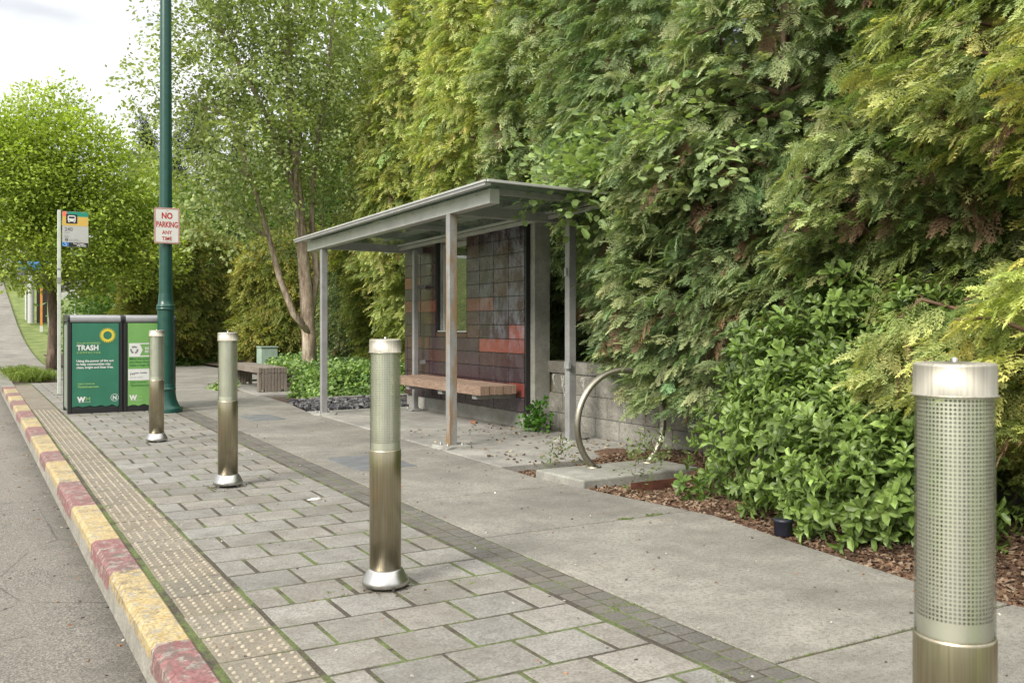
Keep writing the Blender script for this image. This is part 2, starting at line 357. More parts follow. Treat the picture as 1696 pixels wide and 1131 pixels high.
def rot2(d, a):
    c, s = math.cos(a), math.sin(a); return np.array([d[0] * c - d[1] * s, d[0] * s + d[1] * c, d[2]])
def plume(rs, n_spray=9, n_side=9, n_sub=3, w=.011, L=.42, kl=.03):
    """feathery cypress plume along +Y; returns verts (4K,3) and tipness (4K)"""
    K = []; T = []; Z = np.array([0, 0, 1.]); Y = np.array([0, 1., 0])
    def spray(b, d, l, nrm, t0):
        d = unit(d); side = 1
        for i in range(n_side):
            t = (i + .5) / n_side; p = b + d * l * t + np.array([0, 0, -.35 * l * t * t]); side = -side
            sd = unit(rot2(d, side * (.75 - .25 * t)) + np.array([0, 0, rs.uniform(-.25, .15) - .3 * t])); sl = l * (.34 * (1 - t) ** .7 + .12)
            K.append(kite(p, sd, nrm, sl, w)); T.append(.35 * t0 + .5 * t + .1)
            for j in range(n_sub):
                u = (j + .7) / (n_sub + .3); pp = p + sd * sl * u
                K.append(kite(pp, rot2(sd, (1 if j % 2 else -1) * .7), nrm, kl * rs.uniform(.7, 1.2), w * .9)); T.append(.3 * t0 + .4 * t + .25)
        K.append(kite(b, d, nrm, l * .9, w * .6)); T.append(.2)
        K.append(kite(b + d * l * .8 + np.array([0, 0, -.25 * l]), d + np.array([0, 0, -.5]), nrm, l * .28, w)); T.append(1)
    side = 1
    for i in range(n_spray):
        t = i / (n_spray - 1); p = Y * L * (.12 + .8 * t) + Z * (-.18 * L * t * t) + rs.normal(0, .012, 3); side = -side
        d = rot2(Y, side * rs.uniform(.5, .9) * (1 - .55 * t)) + np.array([0, 0, rs.uniform(-.35, .2)])
        nrm = unit(Z + rs.normal(0, .35, 3)); spray(p, d, L * (.50 - .18 * t) * rs.uniform(.8, 1.15), nrm, t)
    return np.concatenate(K), np.repeat(np.array(T), 4)
_cache = {}
def plumes(kind):
    if kind not in _cache:
        rs = np.random.RandomState(hash(kind) % 1000 if False else {'near': 3, 'mid': 5, 'far': 7}[kind])
        a = {'near': dict(n_spray=9, n_side=9, n_sub=3, w=.0085, L=.25, kl=.019), 'mid': dict(n_spray=8, n_side=7, n_sub=2, w=.014, L=.32, kl=.030), 'far': dict(n_spray=8, n_side=6, n_sub=0, w=.026, L=.42, kl=.05)}[kind]
        _cache[kind] = [plume(rs, **a) for _ in range(6)]
    return _cache[kind]
def instance(temps, P, Fr, S, rs, colA, colB, jit=.15):
    """place templates; colA/colB per instance (n,3): base and tip pigment"""
    n = len(P); which = rs.randint(0, len(temps), n); Vs = []; Cs = []
    for k, (tv, tt) in enumerate(temps):
        I = np.nonzero(which == k)[0]
        if not len(I): continue
        V = np.einsum('nij,vj->nvi', Fr[I] * S[I][:, None, None], tv) + P[I][:, None, :]
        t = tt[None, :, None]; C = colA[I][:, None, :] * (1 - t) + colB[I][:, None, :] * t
        kk = np.repeat(rs.uniform(1 - jit, 1 + jit, (len(I), len(tt) // 4)), 4, axis=1)[:, :, None]
        Vs.append(V.reshape(-1, 3)); Cs.append((C * kk).reshape(-1, 3))
    V = np.concatenate(Vs); C = np.clip(np.concatenate(Cs), 0, 1); return V, np.arange(len(V), dtype=np.int32).reshape(-1, 4), C
def lump(rs, n=10):
    k = rs.normal(0, 1, (n, 3)); k = unit(k) * rs.uniform(1.2, 4.5, (n, 1)); ph = rs.uniform(0, 6.28, n); am = 1 / np.linalg.norm(k, axis=1)
    am /= am.sum()
    return lambda p: (np.sin(p @ k.T + ph) * am).sum(1) * 1.9
def cypress_points(rs, n, h, r, z0, view=None, lumpy=.28, taper=.55, shape=None, depth=.35, base=.62):
    """points on the lumpy shell of a conifer crown of height h and radius r standing on the origin"""
    u = rs.uniform(0, 1, n * 4); z = z0 + (h - z0) * u; az = rs.uniform(-math.pi, math.pi, n * 4)
    t = (z - z0) / (h - z0)
    prof = r * np.minimum(1, (base + 1.9 * t)) * (1 - np.maximum(0, t - .35) / .65 * taper) * np.minimum(1, np.sqrt(np.maximum(0, (1 - t)) * 7))
    if shape is not None: prof = prof * shape(az, z)
    keep = rs.uniform(0, r, n * 4) < prof
    if view is not None:                     # thinner on the side that faces away from the street
        keep &= (np.cos(az - view) > -.25) | (rs.uniform(0, 1, n * 4) < .22)
    z, az, prof = z[keep][:n], az[keep][:n], prof[keep][:n]
    d = np.stack([np.cos(az), np.sin(az), np.zeros_like(az)], -1); lf = lump(rs)
    q = d * prof[:, None] + np.array([0, 0, 1]) * z[:, None]; L = lf(q * 1.5)
    rr = prof * (1 + lumpy * L) - np.abs(rs.exponential(depth * .5, len(z))) * .8
    P = d * np.maximum(rr, .1)[:, None] + np.array([0, 0, 1]) * z[:, None]
    return P, d, L
def cypress(name, loc, h, r, z0, n, lod, ca, cb, label, cat='cypress tree', group=None, view=math.pi, droop=-.25, gold=0.0, seed=1, dead=.02, lumpy=.28, taper=.55, shape=None, twigs=40, scale=1.0, ground=0.0, depth=.35, rz=0, base=.62):
    rs = np.random.RandomState(seed); root = empty(name, loc, rz, label=label, cat=cat, group=group)
    P, d, L = cypress_points(rs, n, h, r, z0, view, lumpy, taper, shape, depth, base)
    m = len(P); dirs = d + rs.normal(0, .38, (m, 3)); dirs[:, 2] = droop + rs.normal(0, .35, m)
    S = rs.uniform(.75, 1.3, m) * scale
    up = np.tile(np.array([0, 0, 1.]), (m, 1)) + rs.normal(0, .3, (m, 3))
    P = P - unit(dirs) * (.25 * S)[:, None]
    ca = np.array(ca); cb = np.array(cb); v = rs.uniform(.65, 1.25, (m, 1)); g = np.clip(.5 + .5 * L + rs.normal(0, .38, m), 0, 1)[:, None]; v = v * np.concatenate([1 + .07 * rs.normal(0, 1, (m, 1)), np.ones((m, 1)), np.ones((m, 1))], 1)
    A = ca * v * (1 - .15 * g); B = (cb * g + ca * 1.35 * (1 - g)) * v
    dm = rs.uniform(0, 1, m) < dead; A[dm] = np.array([.18, .11, .065]) * v[dm]; B[dm] = np.array([.36, .235, .15]) * v[dm]
    dirs[dm, 2] -= 1.1
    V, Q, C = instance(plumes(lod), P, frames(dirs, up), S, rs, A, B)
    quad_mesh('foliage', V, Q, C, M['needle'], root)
    # trunk and the brown inner boughs
    t = MB(); hh = h * .93
    t.tube([(0, 0, -ground), (.03, .02, hh * .3), (-.03, 0, hh * .6), (0, .02, hh)], [.045 * h ** .5 + .05, .04 * h ** .5 + .02, .05, .015], 8); t.build('trunk', M['bark'], root)
    tw = MB(); I = rs.choice(m, min(twigs, m), replace=False)
    for i in I:
        e = Vector(P[i]); s = Vector((0, 0, max(z0 * .5, e.z - rs.uniform(.1, .7)))); mid = s.lerp(e, .55) + Vector(rs.normal(0, .10, 3)); ex = e + Vector(unit(dirs[i])) * .22 * S[i]
        tw.tube([s, mid, e, ex], [.026, .017, .010, .004], 5, caps=False)
    if twigs: tw.build('bough', M['twig'], root)
    return root
# --- broad leaves
def leaf_v(b, d, n, L, w, fold=.25, curl=.2):
    d = unit(d); s = unit(np.cross(d, n)); n = np.cross(s, d); P = []
    B = b; M1 = b + d * L * .32 + n * 0; M2 = b + d * L * .76 - n * L * curl * .35; T = b + d * L - n * L * curl
    L1 = M1 + s * w * .40 + n * w * fold; R1 = M1 - s * w * .40 + n * w * fold; L2 = M2 + s * w * .44 + n * w * fold * .9; R2 = M2 - s * w * .46 + n * w * fold * .9
    return np.array([B, R1, M1, L1, L1, M1, M2, L2, M1, R1, R2, M2, L2, M2, R2, T])
def whorl(rs, k=8, L=.085, w=.036, stem=.1):
    V = []; T = []
    for i in range(k):
        a = i * 2.4 + rs.uniform(-.2, .2); h = stem * (i / k); e = .2 + .75 * (i / k)
        d = np.array([math.cos(a) * math.cos(e), math.sin(e) * 1.0, math.sin(a) * math.cos(e)]); l = L * rs.uniform(.75, 1.1) * (1 - .25 * (i == k - 1))
        V.append(leaf_v(np.array([0, h, 0]), d, np.array([0, 1., 0]) + rs.normal(0, .1, 3), l, w * rs.uniform(.85, 1.1))); T += [min(1, .25 + .75 * i / k + rs.uniform(-.15, .15))] * 16
    return np.concatenate(V), np.array(T)
def twigleaf(rs, k=12, L=.07, w=.045, span=.3, spread=.09, flat=1.0):
    V = []; T = []
    for i in range(k):
        p = np.array([rs.normal(0, spread), rs.uniform(0, span), rs.normal(0, spread * flat)]); d = np.array([rs.normal(0, .8), .4 + rs.uniform(0, .6), rs.normal(-.25, .45)])
        nrm = np.array([rs.normal(0, .5), rs.normal(0, .5), 1.]); l = L * rs.uniform(.65, 1.2); d = unit(d); s = unit(np.cross(d, nrm)); ww = w * l / L * .5
        V.append(np.array([p, p + d * l * .45 + s * ww, p + d * l, p + d * l * .45 - s * ww])); T += [rs.uniform(0, 1)] * 4
    return np.concatenate(V), np.array(T)
def leafy(name, loc, lobes, n, temps, ca, cb, label, cat, group=None, seed=1, shell=.55, scale=1.0, trunk=None, mat='leaf', up_bias=.25, view=None, limbs=60, bark='bark', limb_r=.012, partname='foliage', rz=0, flat=0, lift=0.0, jit=.2):
    """lobes: (x,y,z,rx,ry,rz) ellipsoids; leaf clusters through their outer volume"""
    rs = np.random.RandomState(seed); root = empty(name, loc, rz, label=label, cat=cat, group=group)
    lo = np.array(lobes, float); vol = (lo[:, 3] * lo[:, 4] + lo[:, 4] * lo[:, 5] + lo[:, 3] * lo[:, 5]); wh = rs.choice(len(lo), n, p=vol / vol.sum())
    d = unit(rs.normal(0, 1, (n, 3)));
    if view is not None:
        vv = np.array(view, float); vv /= np.linalg.norm(vv); bad = (d @ vv) < -.2; fl = bad & (rs.uniform(0, 1, n) < .8); d[fl] = d[fl] - 2 * (d[fl] @ vv)[:, None] * vv
    rad = 1 - shell * rs.uniform(0, 1, n) ** 1.7; lf = lump(rs)
    q = lo[wh, :3] + d * lo[wh, 3:] ; rad = rad * (1 + .16 * lf(q * 1.6)); P = lo[wh, :3] + d * lo[wh, 3:] * rad[:, None]
    k = P[:, 2] > .02 - lift; P, d, q = P[k], d[k], q[k]; m = len(P)
    dirs = d + rs.normal(0, .35, (m, 3)); dirs[:, 2] = dirs[:, 2] * (1 - flat) + up_bias
    Fr = frames(dirs, np.tile(np.array([0, 0, 1.]), (m, 1)) + rs.normal(0, .25, (m, 3))); S = rs.uniform(.75, 1.25, m) * scale
    v = rs.uniform(.72, 1.25, (m, 1)); g = np.clip(.5 + .5 * lf(q * 2.3) + rs.normal(0, .2, m), 0, 1)[:, None]; ca = np.array(ca); cb = np.array(cb)
    A = (ca * (1 - .4 * g) + cb * .4 * g) * v; B = (ca * (1 - g) * .6 + cb * (.4 + .6 * g)) * v
    V, Q, C = instance(temps, P, Fr, S, rs, A, B, jit); quad_mesh(partname, V, Q, C, M[mat], root)
    if trunk:
        for pts, rad_ in trunk:
            t = MB(); t.tube(pts, rad_, 10); t.build('trunk', M[bark], root)
    if limbs:
        tw = MB(); src = [p for pts, _ in (trunk or [([(0, 0, 0), (0, 0, .3)], 0)]) for p in pts[1:]]
        for i in rs.choice(m, min(limbs, m), replace=False):
            e = Vector(P[i]); c = [Vector(s) for s in src]; c.sort(key=lambda s: (s - e).length + max(0, s.z - e.z) * 2); s = c[0]
            l = (e - s).length; mid = s.lerp(e, .5) + Vector((0, 0, .12 * l)) + Vector(rs.normal(0, .05 * l, 3))
            tw.tube([s, s.lerp(mid, .5) + Vector(rs.normal(0, .02 * l, 3)), mid, e], [limb_r * (.6 + l * .35), limb_r * (.45 + l * .2), limb_r * .6, limb_r * .25], 5, caps=False)
        tw.build('limb', M[bark], root)
    return root
# ------------------------------------------------------------------ ground and paving
def terr(x, y):
    if y < 27: z = 0.0
    else:
        t = y - 27; z = .0036 * t * t if t < 20 else 1.44 + .144 * (t - 20)
        if t > 75: z = 1.44 + .144 * 55 + .02 * (t - 75)
    return z
def struct(mb, name, mat, **k): return tag(mb.build(name, mat, **k), kind='structure')
def sheet(name, mat, xs, ys, zf, kind='structure'):
    m = MB(); nx, ny = len(xs), len(ys)
    v = [(x, y, zf(x, y)) for y in ys for x in xs]; f = [(j * nx + i, j * nx + i + 1, (j + 1) * nx + i + 1, (j + 1) * nx + i) for j in range(ny - 1) for i in range(nx - 1)]
    m.add(v, f, True); return tag(m.build(name, mat), kind=kind)
YS = [-40, -10, 0, 10, 20, 24, 27, 29, 31, 34, 37, 40, 44, 48, 54, 60, 70, 80, 100, 140, 300, 900]
sheet('ground', M['lawn'], [-900, -60, -12, -8, -4, 0, 3, 6, 9, 14, 25, 60, 900], YS, lambda x, y: terr(x, y) - .16 + (.0 if y < 27 or x < 1 else min(1.2, .05 * (x - 1)) * min(1, (y - 27) / 8)))
sheet('road', M['asphalt'], [-9, -6, -3, -1, .1, .58], YS[:-1], lambda x, y: terr(x, y) - .13 + .01 * min(0, x))
struct(MB().box(-12, -9, -10, 90, -.4, .02), 'far_pavement', M['walk'])
def wx(x, y): return x + .0125 * (min(x, 2.6) - .57) * max(0, min(y, 13) - 3) * (1 if x < 2.6 else .8)
# joint bed (sand and moss) beneath the pavers
def strip(x0, x1, y0, y1, z, name, mat, n=16):
    m = MB(); ys = [y0 + (y1 - y0) * i / n for i in range(n + 1)]; v = []
    for y in ys: v += [(wx(x0, y), y, z), (wx(x1, y), y, z)]
    m.add(v, [(2 * i, 2 * i + 1, 2 * i + 3, 2 * i + 2) for i in range(n)]); return struct(m, name, mat)
strip(.70, 2.174, -1, 20.4, .0010, 'joint_bed', M['moss'], 30)
strip(2.1745, 2.393, -1, 13.45, .0010, 'band_joint_bed', M['moss'], 30)
def paver_field(name, mat, cells, h0, g=.0060, jz=.0004, tv=.13, seed=3, bev=.004):
    rs = np.random.RandomState(seed); V = []; Q = []; C = []
    for x0, x1, y0, y1 in cells:
        gx = g * rs.uniform(1.0, 1.7); gy = g * rs.uniform(.8, 1.3); dz = float(np.clip(rs.normal(0, jz), -.0007, .0007)); tx, ty = np.clip(rs.normal(0, .0012, 2), -.0018, .0018); sk = rs.normal(0, .0016, 8)
        xa, xb, ya, yb = x0 + gx, x1 - gx, y0 + gy, y1 - gy; cs = [(xa + sk[0], ya + sk[1]), (xb + sk[2], ya + sk[3]), (xb + sk[4], yb + sk[5]), (xa + sk[6], yb + sk[7])]
        cx, cy = (xa + xb) / 2, (ya + yb) / 2; b = len(V)
        for ins, zz in ((0, -.05), (0, h0 - bev), (bev, h0)):
            for (px, py), (sx, sy) in zip(cs, ((1, 1), (-1, 1), (-1, -1), (1, -1))):
                X = px + sx * ins; Y = py + sy * ins; V.append((wx(X, Y), Y, zz + (dz + (X - cx) * tx + (Y - cy) * ty) * (zz > -.04)))
        for r in (0, 4):
            for k in range(4): Q.append((b + r + k, b + r + (k + 1) % 4, b + r + 4 + (k + 1) % 4, b + r + 4 + k))
        Q.append((b + 8, b + 9, b + 10, b + 11)); t = rs.uniform(1 - tv, 1 + tv); w = rs.uniform(-.015, .03); C += [(t * (1 + w), t, t * (1 - w))] * 12
    o = quad_mesh(name, np.array(V), np.array(Q), np.array(C), mat); return tag(o, kind='structure')
cells = []; y = 0.46 - .28 * 3; j = 0
while y < 20.2:
    xs = [1.025] + [1.025 + .142 + .2825 * k for k in range(4)] + [2.165] if j % 2 else [1.025 + .285 * k for k in range(5)]
    cells += [(a, b, y, y + .28) for a, b in zip(xs, xs[1:])]; y += .28; j += 1
paver_field('paving_stones', M['paver'], cells, .0025)
cells = []; y = -.5; k = 0
while y < 13.5:
    for r in range(2):
        off = .05 * (r % 2)
        cells.append((2.18 + r * .105, 2.18 + r * .105 + .102, y + off, y + off + .098))
    y += .102
paver_field('brick_band', M['darkpaver'], cells, .0028, .0025, .0004, .14, 5, .003)
cells = [(.74, 1.02, -.2 + .29 * k, .09 + .29 * k) for k in range(int(20.2 / .29))]
paver_field('tactile_paving', M['tactile'], cells, .0025, .004, .0004, .08, 7)
dm = MB(); rs = np.random.RandomState(4)
for x0, x1, y0, y1 in cells:
    if y0 > 14 or y0 < .8: continue
    lo = y0 < 8
    for i in range(6):
        for jj in range(6):
            if rs.rand() < .16: continue
            x = x0 + .03 + i * .045; yy = y0 + .032 + jj * .046; X = wx(x, yy); n = 8 if lo else 5; r1, r2, h = .0105, .0065, .0075
            v = [(X + r1 * math.cos(2 * math.pi * q / n), yy + r1 * math.sin(2 * math.pi * q / n), .001) for q in range(n)] + [(X + r2 * math.cos(2 * math.pi * q / n), yy + r2 * math.sin(2 * math.pi * q / n), h) for q in range(n)]
            dm.add(v, [(q, (q + 1) % n, n + (q + 1) % n, n + q) for q in range(n)] + [tuple(range(n, 2 * n))], False)
struct(dm, 'tactile_domes', M['dome'])
# kerb: painted blocks, real step down to the road
def kerb_x1(y): return .715 + .004 * max(0, min(y, 20) - 3)
kb = [-3, -.2, 1.0, 2.2, 3.56, 4.69, 5.42, 6.5, 7.53, 8.71, 9.41, 10.8, 11.7, 12.91, 13.88, 14.9, 15.8, 16.8, 17.6, 18.6, 19.3]
m = MB(); paint = {}
for i, (a, b) in enumerate(zip(kb, kb[1:])):
    mi = (1 if i % 2 == 0 else 2)
    # boundaries: ...2.2-3.56 red, 3.56-4.69 yellow, 4.69-5.42 red
    mi = 2 if i in (3, 5, 7, 9, 11, 13, 15, 17, 19) else 1
    g = .002; x0, X0, X1 = .575, kerb_x1(a), kerb_x1(b); zb, zt, c = -.17, .012, .018
    prof0 = [(x0 - .012, zb), (x0, zt - c), (x0 + c, zt), (X0 - .012, zt), (X0, zt - .012), (X0, zb)]; prof1 = [(x0 - .012, zb), (x0, zt - c), (x0 + c, zt), (X1 - .012, zt), (X1, zt - .012), (X1, zb)]
    v = [(x, a, z) for x, z in prof0] + [(x, b, z) for x, z in prof1]; f = [(k, k + 1, k + 7, k + 6) for k in range(5)]
    m.add(v, f, False, mi)
m.add([(x, z_, h) for x, h in [(0, 0)] for z_ in [0]], [])
for a, b in [(19.3, 20.5), (20.5, 24), (24, 27)]:
    m.box(.563, kerb_x1(a), a, b, -.17, .012, mi=0)
struct(m, 'kerb', [M['kerbc'], M['yellow'], M['red']])
m = MB()
for a, b in zip(YS[6:-2], YS[7:-1]):
    m.hexa([(.563, a, terr(0, a) - .2), (.78, a, terr(0, a) - .2), (.78, b, terr(0, b) - .2), (.563, b, terr(0, b) - .2), (.563, a, terr(0, a) + .012), (.78, a, terr(0, a) + .012), (.78, b, terr(0, b) + .012), (.563, b, terr(0, b) + .012)])
struct(m, 'kerb_uphill', M['kerbc'])
# pavement slabs of concrete with open joints
def slabs(name, polys, mat, z=.0, th=.12, bev=.006):
    m = MB()
    for p in polys:
        n = len(p); m.add([(x, y, z - th) for x, y in p] + [(x, y, z) for x, y in p], [tuple(range(n))[::-1], tuple(range(n, 2 * n))] + [(k, (k + 1) % n, n + (k + 1) % n, n + k) for k in range(n)])
    return struct(m, name, mat, bevel=bev)
def re(y):      # outer edge of the walk against the mulch
    pts = [(-2, 3.9), (2.0, 3.78), (2.77, 3.71), (3.5, 3.80), (4.3, 3.92), (5.2, 3.80), (6.0, 3.72), (6.6, 3.74), (12, 3.88), (13.4, 4.05), (15, 4.12), (20.4, 4.3)]
    for (a, xa), (b, xb) in zip(pts, pts[1:]):
        if a <= y <= b: return xa + (xb - xa) * (y - a) / (b - a)
    return 3.8
def le(y): return wx(2.395, y) + .004
js = [-2, -.1, 1.2, 2.33, 4.49, 5.66, 6.93, 7.86, 9.2, 10.6, 12.0, 13.4]
P = []; g = .008
for a, b in zip(js, js[1:]):
    ys = sorted({a + g, b - g} | {y for y in (2.0, 2.77, 3.5, 4.3, 5.2, 6.0, 6.6) if a < y < b}); P.append([(le(y), y) for y in (ys[0], ys[-1])][:1] + [(re(y), y) for y in ys] + [(le(ys[-1]), ys[-1])] )
slabs('sidewalk', P, M['walk'])
strip(2.44, 3.62, -2, 14, -.005, 'walk_joint_bed', M['jointdirt'])
P = []; ys = [13.4, 14.9, 16.4, 17.9, 19.4, 20.4]
for a, b in zip(ys, ys[1:]): P += [[(2.46, a + g), (re(a), a + g), (re(b), b - g), (2.46, b - g)]]
slabs('walk_beyond', P, M['walk'], .0)
P = []
for a, b in zip([13.4, 14.9, 16.4, 17.9, 19.4], [14.9, 16.4, 17.9, 19.4, 20.4]): P.append([(2.458, a), (wx(2.17, a), a), (wx(2.17, b), b), (2.458, b)])
slabs('walk_verge', P, M['walk'], -.002, .1, 0)
# pavement past the tree pit and the path branching off to the right
slabs('side_path', [[(1.62, 20.42), (4.28, 20.42), (4.28, 27), (1.62, 27)], [(4.285, 18.8), (8.6, 22.4), (8.9, 25.8), (5.0, 26.9), (4.285, 26.9)]], M['walk'], .0)
sheet('uphill_path', M['walk'], [.785, 1.3, 1.86], [27.0, 29, 31, 34, 37, 40, 44, 48, 54, 60, 70, 80, 100], lambda x, y: terr(x, y) + .004)
slabs('path_edge', [[(1.87, 27), (1.97, 27), (1.97, 27.1), (1.87, 27.1)]], M['kerbc'])
# shelter slab
slabs('shelter_slab', [[(re(6.62) + .006, 6.62), (5.22, 6.62), (5.50, 6.95), (5.50, 9.3), (re(9.3) + .006, 9.3)], [(re(9.31) + .006, 9.31), (5.46, 9.31), (5.46, 12.05), (re(12) + .006, 12.05)]], M['slab'], .004, .16, .008)
slabs('bench_pad', [[(4.04, 15.0), (4.85, 15.0), (5.2, 18.6), (4.2, 18.6)]], M['slab'], .012, .1)
slabs('rack_pad', [[(3.89, 5.65), (5.05, 5.72), (5.05, 6.27), (3.86, 6.27)]], M['conc'], .018, .14, .012)
slabs('bed_edging', [[(4.45, 13.6), (6.6, 13.6), (6.6, 13.72), (4.45, 13.72)]], M['conc'], .05, .2)
# steel hatches let into the walk
m_ = NT('hatch_steel'); wv = m_.n.new('ShaderNodeTexChecker'); wv.inputs['Scale'].default_value = 38; m_.L(m_.pos, wv.inputs[0])
m_.col(m_.ramp(m_.noise(8, 5), [(.3, (.13, .135, .14)), (.7, (.21, .218, .222))])).set(.55, .3).bump(wv.outputs['Fac'], .9, .006)
for (x0, x1, y0, y1) in ((2.68, 3.18, 7.0, 7.78), (2.95, 3.35, 11.2, 11.9)):
    o = MB().box(x0, x1, y0, y1, -.02, .006).build('access_hatch', m_.m, bevel=.004)
    tag(o, 'blue-grey textured steel hatch in the concrete walk beside the shelter post' if x0 < 2.8 else 'farther small grey steel hatch in the walk, before the wooden bench', 'hatch', 'steel hatches in the walk')
# mulch bed, soil behind the wall, gravel bed
def bumpy(x, y): return .02 * math.sin(3.1 * x + 1.7 * y) + .015 * math.sin(7.3 * x - 5.1 * y)
def fr(a, b, n): return [a + (b - a) * i / n for i in range(n + 1)]
sheet('mulch_bed', M['mulch'], fr(3.6, 5.75, 30), fr(-2, 7.0, 110), lambda x, y: -.055 + bumpy(x, y) + .05 * max(0, x - 4.2))
sheet('planting_bank', M['soil'], [5.6, 6.2, 7, 8.5, 12, 30], [-6, -2, 2, 5, 8, 9.2, 12, 14, 17, 20, 24, 27], lambda x, y: (.62 if y < 9.3 else .05) + bumpy(x, y) + .10 * max(0, x - 6))
sheet('back_bed', M['soil'], fr(4.0, 12, 8), fr(11.9, 30, 12), lambda x, y: -.02 + bumpy(x, y) + .05 * max(0, x - 5) + (-.2 if (y > 18 and x < 9 and y < 27) else 0))
sheet('front_bed', M['soil'], [.79, 1.2, 1.61], fr(20.4, 26.9, 8), lambda x, y: -.02 + .5 * bumpy(x, y))
sheet('far_bed', M['soil'], [2.1, 4, 8, 14], [26.95, 28, 30, 33], lambda x, y: terr(x, y) - .0 + .05)
def scatter(name, mat, n, region, size, cols, seed, flat=.45, elong=2.0, zf=None, kind='stuff', accept=None):
    rs = np.random.RandomState(seed); x = rs.uniform(region[0], region[1], n); y = rs.uniform(region[2], region[3], n)
    if accept is not None:
        k = np.array([accept(a, b) for a, b in zip(x, y)]); x, y = x[k], y[k]; n = len(x)
    z = np.array([zf(a, b) for a, b in zip(x, y)]); s = rs.uniform(size[0], size[1], n)
    T = []
    for _ in range(5):
        v = np.array([(-1, -1, -1), (1, -1, -1), (1, 1, -1), (-1, 1, -1), (-1, -1, 1), (1, -1, 1), (1, 1, 1), (-1, 1, 1)], float) * (elong * .5, .5, flat * .5) + rs.normal(0, .13, (8, 3))
        q = [(0, 3, 2, 1), (4, 5, 6, 7), (0, 1, 5, 4), (1, 2, 6, 5), (2, 3, 7, 6), (3, 0, 4, 7)]; T.append((v[np.array(q)].reshape(-1, 3), np.zeros(24)))
    d = np.stack([rs.normal(0, 1, n), rs.normal(0, 1, n), rs.normal(0, .25, n)], -1); up = np.tile(np.array([0, 0, 1.]), (n, 1)) + rs.normal(0, .3, (n, 3))
    c = np.array(cols)[rs.randint(0, len(cols), n)] * rs.uniform(.7, 1.3, (n, 1))
    V, Q, C = instance(T, np.stack([x, y, z], -1), frames(d, up), s, rs, c, c); return tag(quad_mesh(name, V, Q, C, mat), kind=kind)
brown = [(.13, .075, .045), (.19, .12, .075), (.07, .042, .028), (.27, .20, .14), (.10, .06, .038)]
mz = lambda x, y: -.045 + bumpy(x, y) + .05 * max(0, x - 4.2)
scatter('bark_chips', M['chips'], 24000, (3.7, 5.5, .8, 6.65), (.005, .019), brown, 11, .3, 2.6, mz, accept=lambda x, y: x > re(y) + .01 and not (5.6 < y < 6.3 and x < 5.08))
scatter('gravel', M['stone'], 5200, (3.95, 6.4, 12.06, 13.62), (.02, .055), [(.05, .05, .055), (.10, .10, .105), (.17, .165, .16), (.03, .03, .035)], 12, .6, 1.4, lambda x, y: .015, accept=lambda x, y: x > re(y) + .05)
scatter('leaf_litter', M['chips'], 420, (3.7, 5.5, 6.5, 9.5), (.008, .022), brown + [(.45, .38, .25)], 13, .15, 1.8, lambda x, y: .009, accept=lambda x, y: x > 3.9 and (x > 4.7 or y < 7.2 or random.random() < .25))
scatter('road_grit', M['stone'], 2200, (-1.5, .56, 1.5, 14), (.003, .012), [(.12, .10, .08), (.35, .32, .27), (.05, .045, .04), (.24, .12, .06)], 14, .6, 1.3, lambda x, y: -.129 + .01 * min(0, x), accept=lambda x, y: random.random() < math.exp((x - .56) * 6) * .9 + .04)
scatter('pavement_grit', M['stone'], 420, (.75, 3.8, 1.0, 11), (.003, .009), [(.10, .08, .06), (.5, .48, .42), (.06, .05, .04), (.25, .13, .07)], 15, .5, 1.3, lambda x, y: .003)
scatter('post_litter', M['chips'], 1600, (1.4, 1.85, 3.6, 7.1), (.003, .011), [(.07, .045, .03), (.13, .09, .05), (.05, .06, .02), (.2, .14, .09)], 16, .3, 1.7, lambda x, y: .003, accept=lambda x, y: min(math.hypot(x - 1.60, y - 3.86), math.hypot(x - 1.615, y - 6.80)) < .10 + .05 * random.random() ** 2 * 2)
# moss and grass tufts in the joints
def tufts(name, pts, seed, h=.05, n=26, spread=.035, cA=(.075, .12, .02), cB=(.22, .30, .06), wd=.0035, label=None, cat=None, droop=.3, group=None):
    rs = np.random.RandomState(seed); V = []; C = []
    for (x, y, z, s) in pts:
        for _ in range(int(n * s)):
            b = np.array([x + rs.normal(0, spread * s), y + rs.normal(0, spread * s), z]); d = unit(np.array([rs.normal(0, .5), rs.normal(0, .5), 1.])); l = h * s * rs.uniform(.5, 1.3)
            w_ = unit(np.cross(d, rs.normal(0, 1, 3))) * wd * s; m1 = b + d * l * .6; e = b + d * l * .9 + np.array([d[0], d[1], -.3]) * l * droop * 1.6
            V.append([b - w_, b + w_, m1 + w_ * .8, m1 - w_ * .8]); V.append([m1 - w_ * .8, m1 + w_ * .8, e, e]); c = np.array(cA) + (np.array(cB) - cA) * rs.rand(); C += [c] * 8
    V = np.array(V).reshape(-1, 3); return quad_mesh(name, V, np.arange(len(V)).reshape(-1, 4), np.array(C), M['grassb'])
rs = np.random.RandomState(8); pts = []
for _ in range(900):                                    # thin moss blades in joints near the kerb
    y = rs.uniform(1.5, 13); pts.append((wx(.735, y) + rs.normal(-.004, .010), y, -.006, rs.uniform(.15, .5)))
for _ in range(500):
    y = rs.uniform(1, 13); pts.append((wx(1.025, y) + rs.normal(0, .003), y, -.001, rs.uniform(.12, .3)))
for _ in range(700):
    y = .46 + .28 * rs.randint(0, 40); x = rs.uniform(1.03, 2.16); c = math.sin(x * 5 + y * 3) + math.sin(y * 1.3 + 1)
    if c > .3: pts.append((wx(x, y), y + rs.normal(0, .003), -.001, rs.uniform(.12, .32)))
for x in np.linspace(2.5, 3.7, 60): pts.append((x, 2.33 + rs.normal(0, .006), -.004, rs.uniform(.15, .45)))
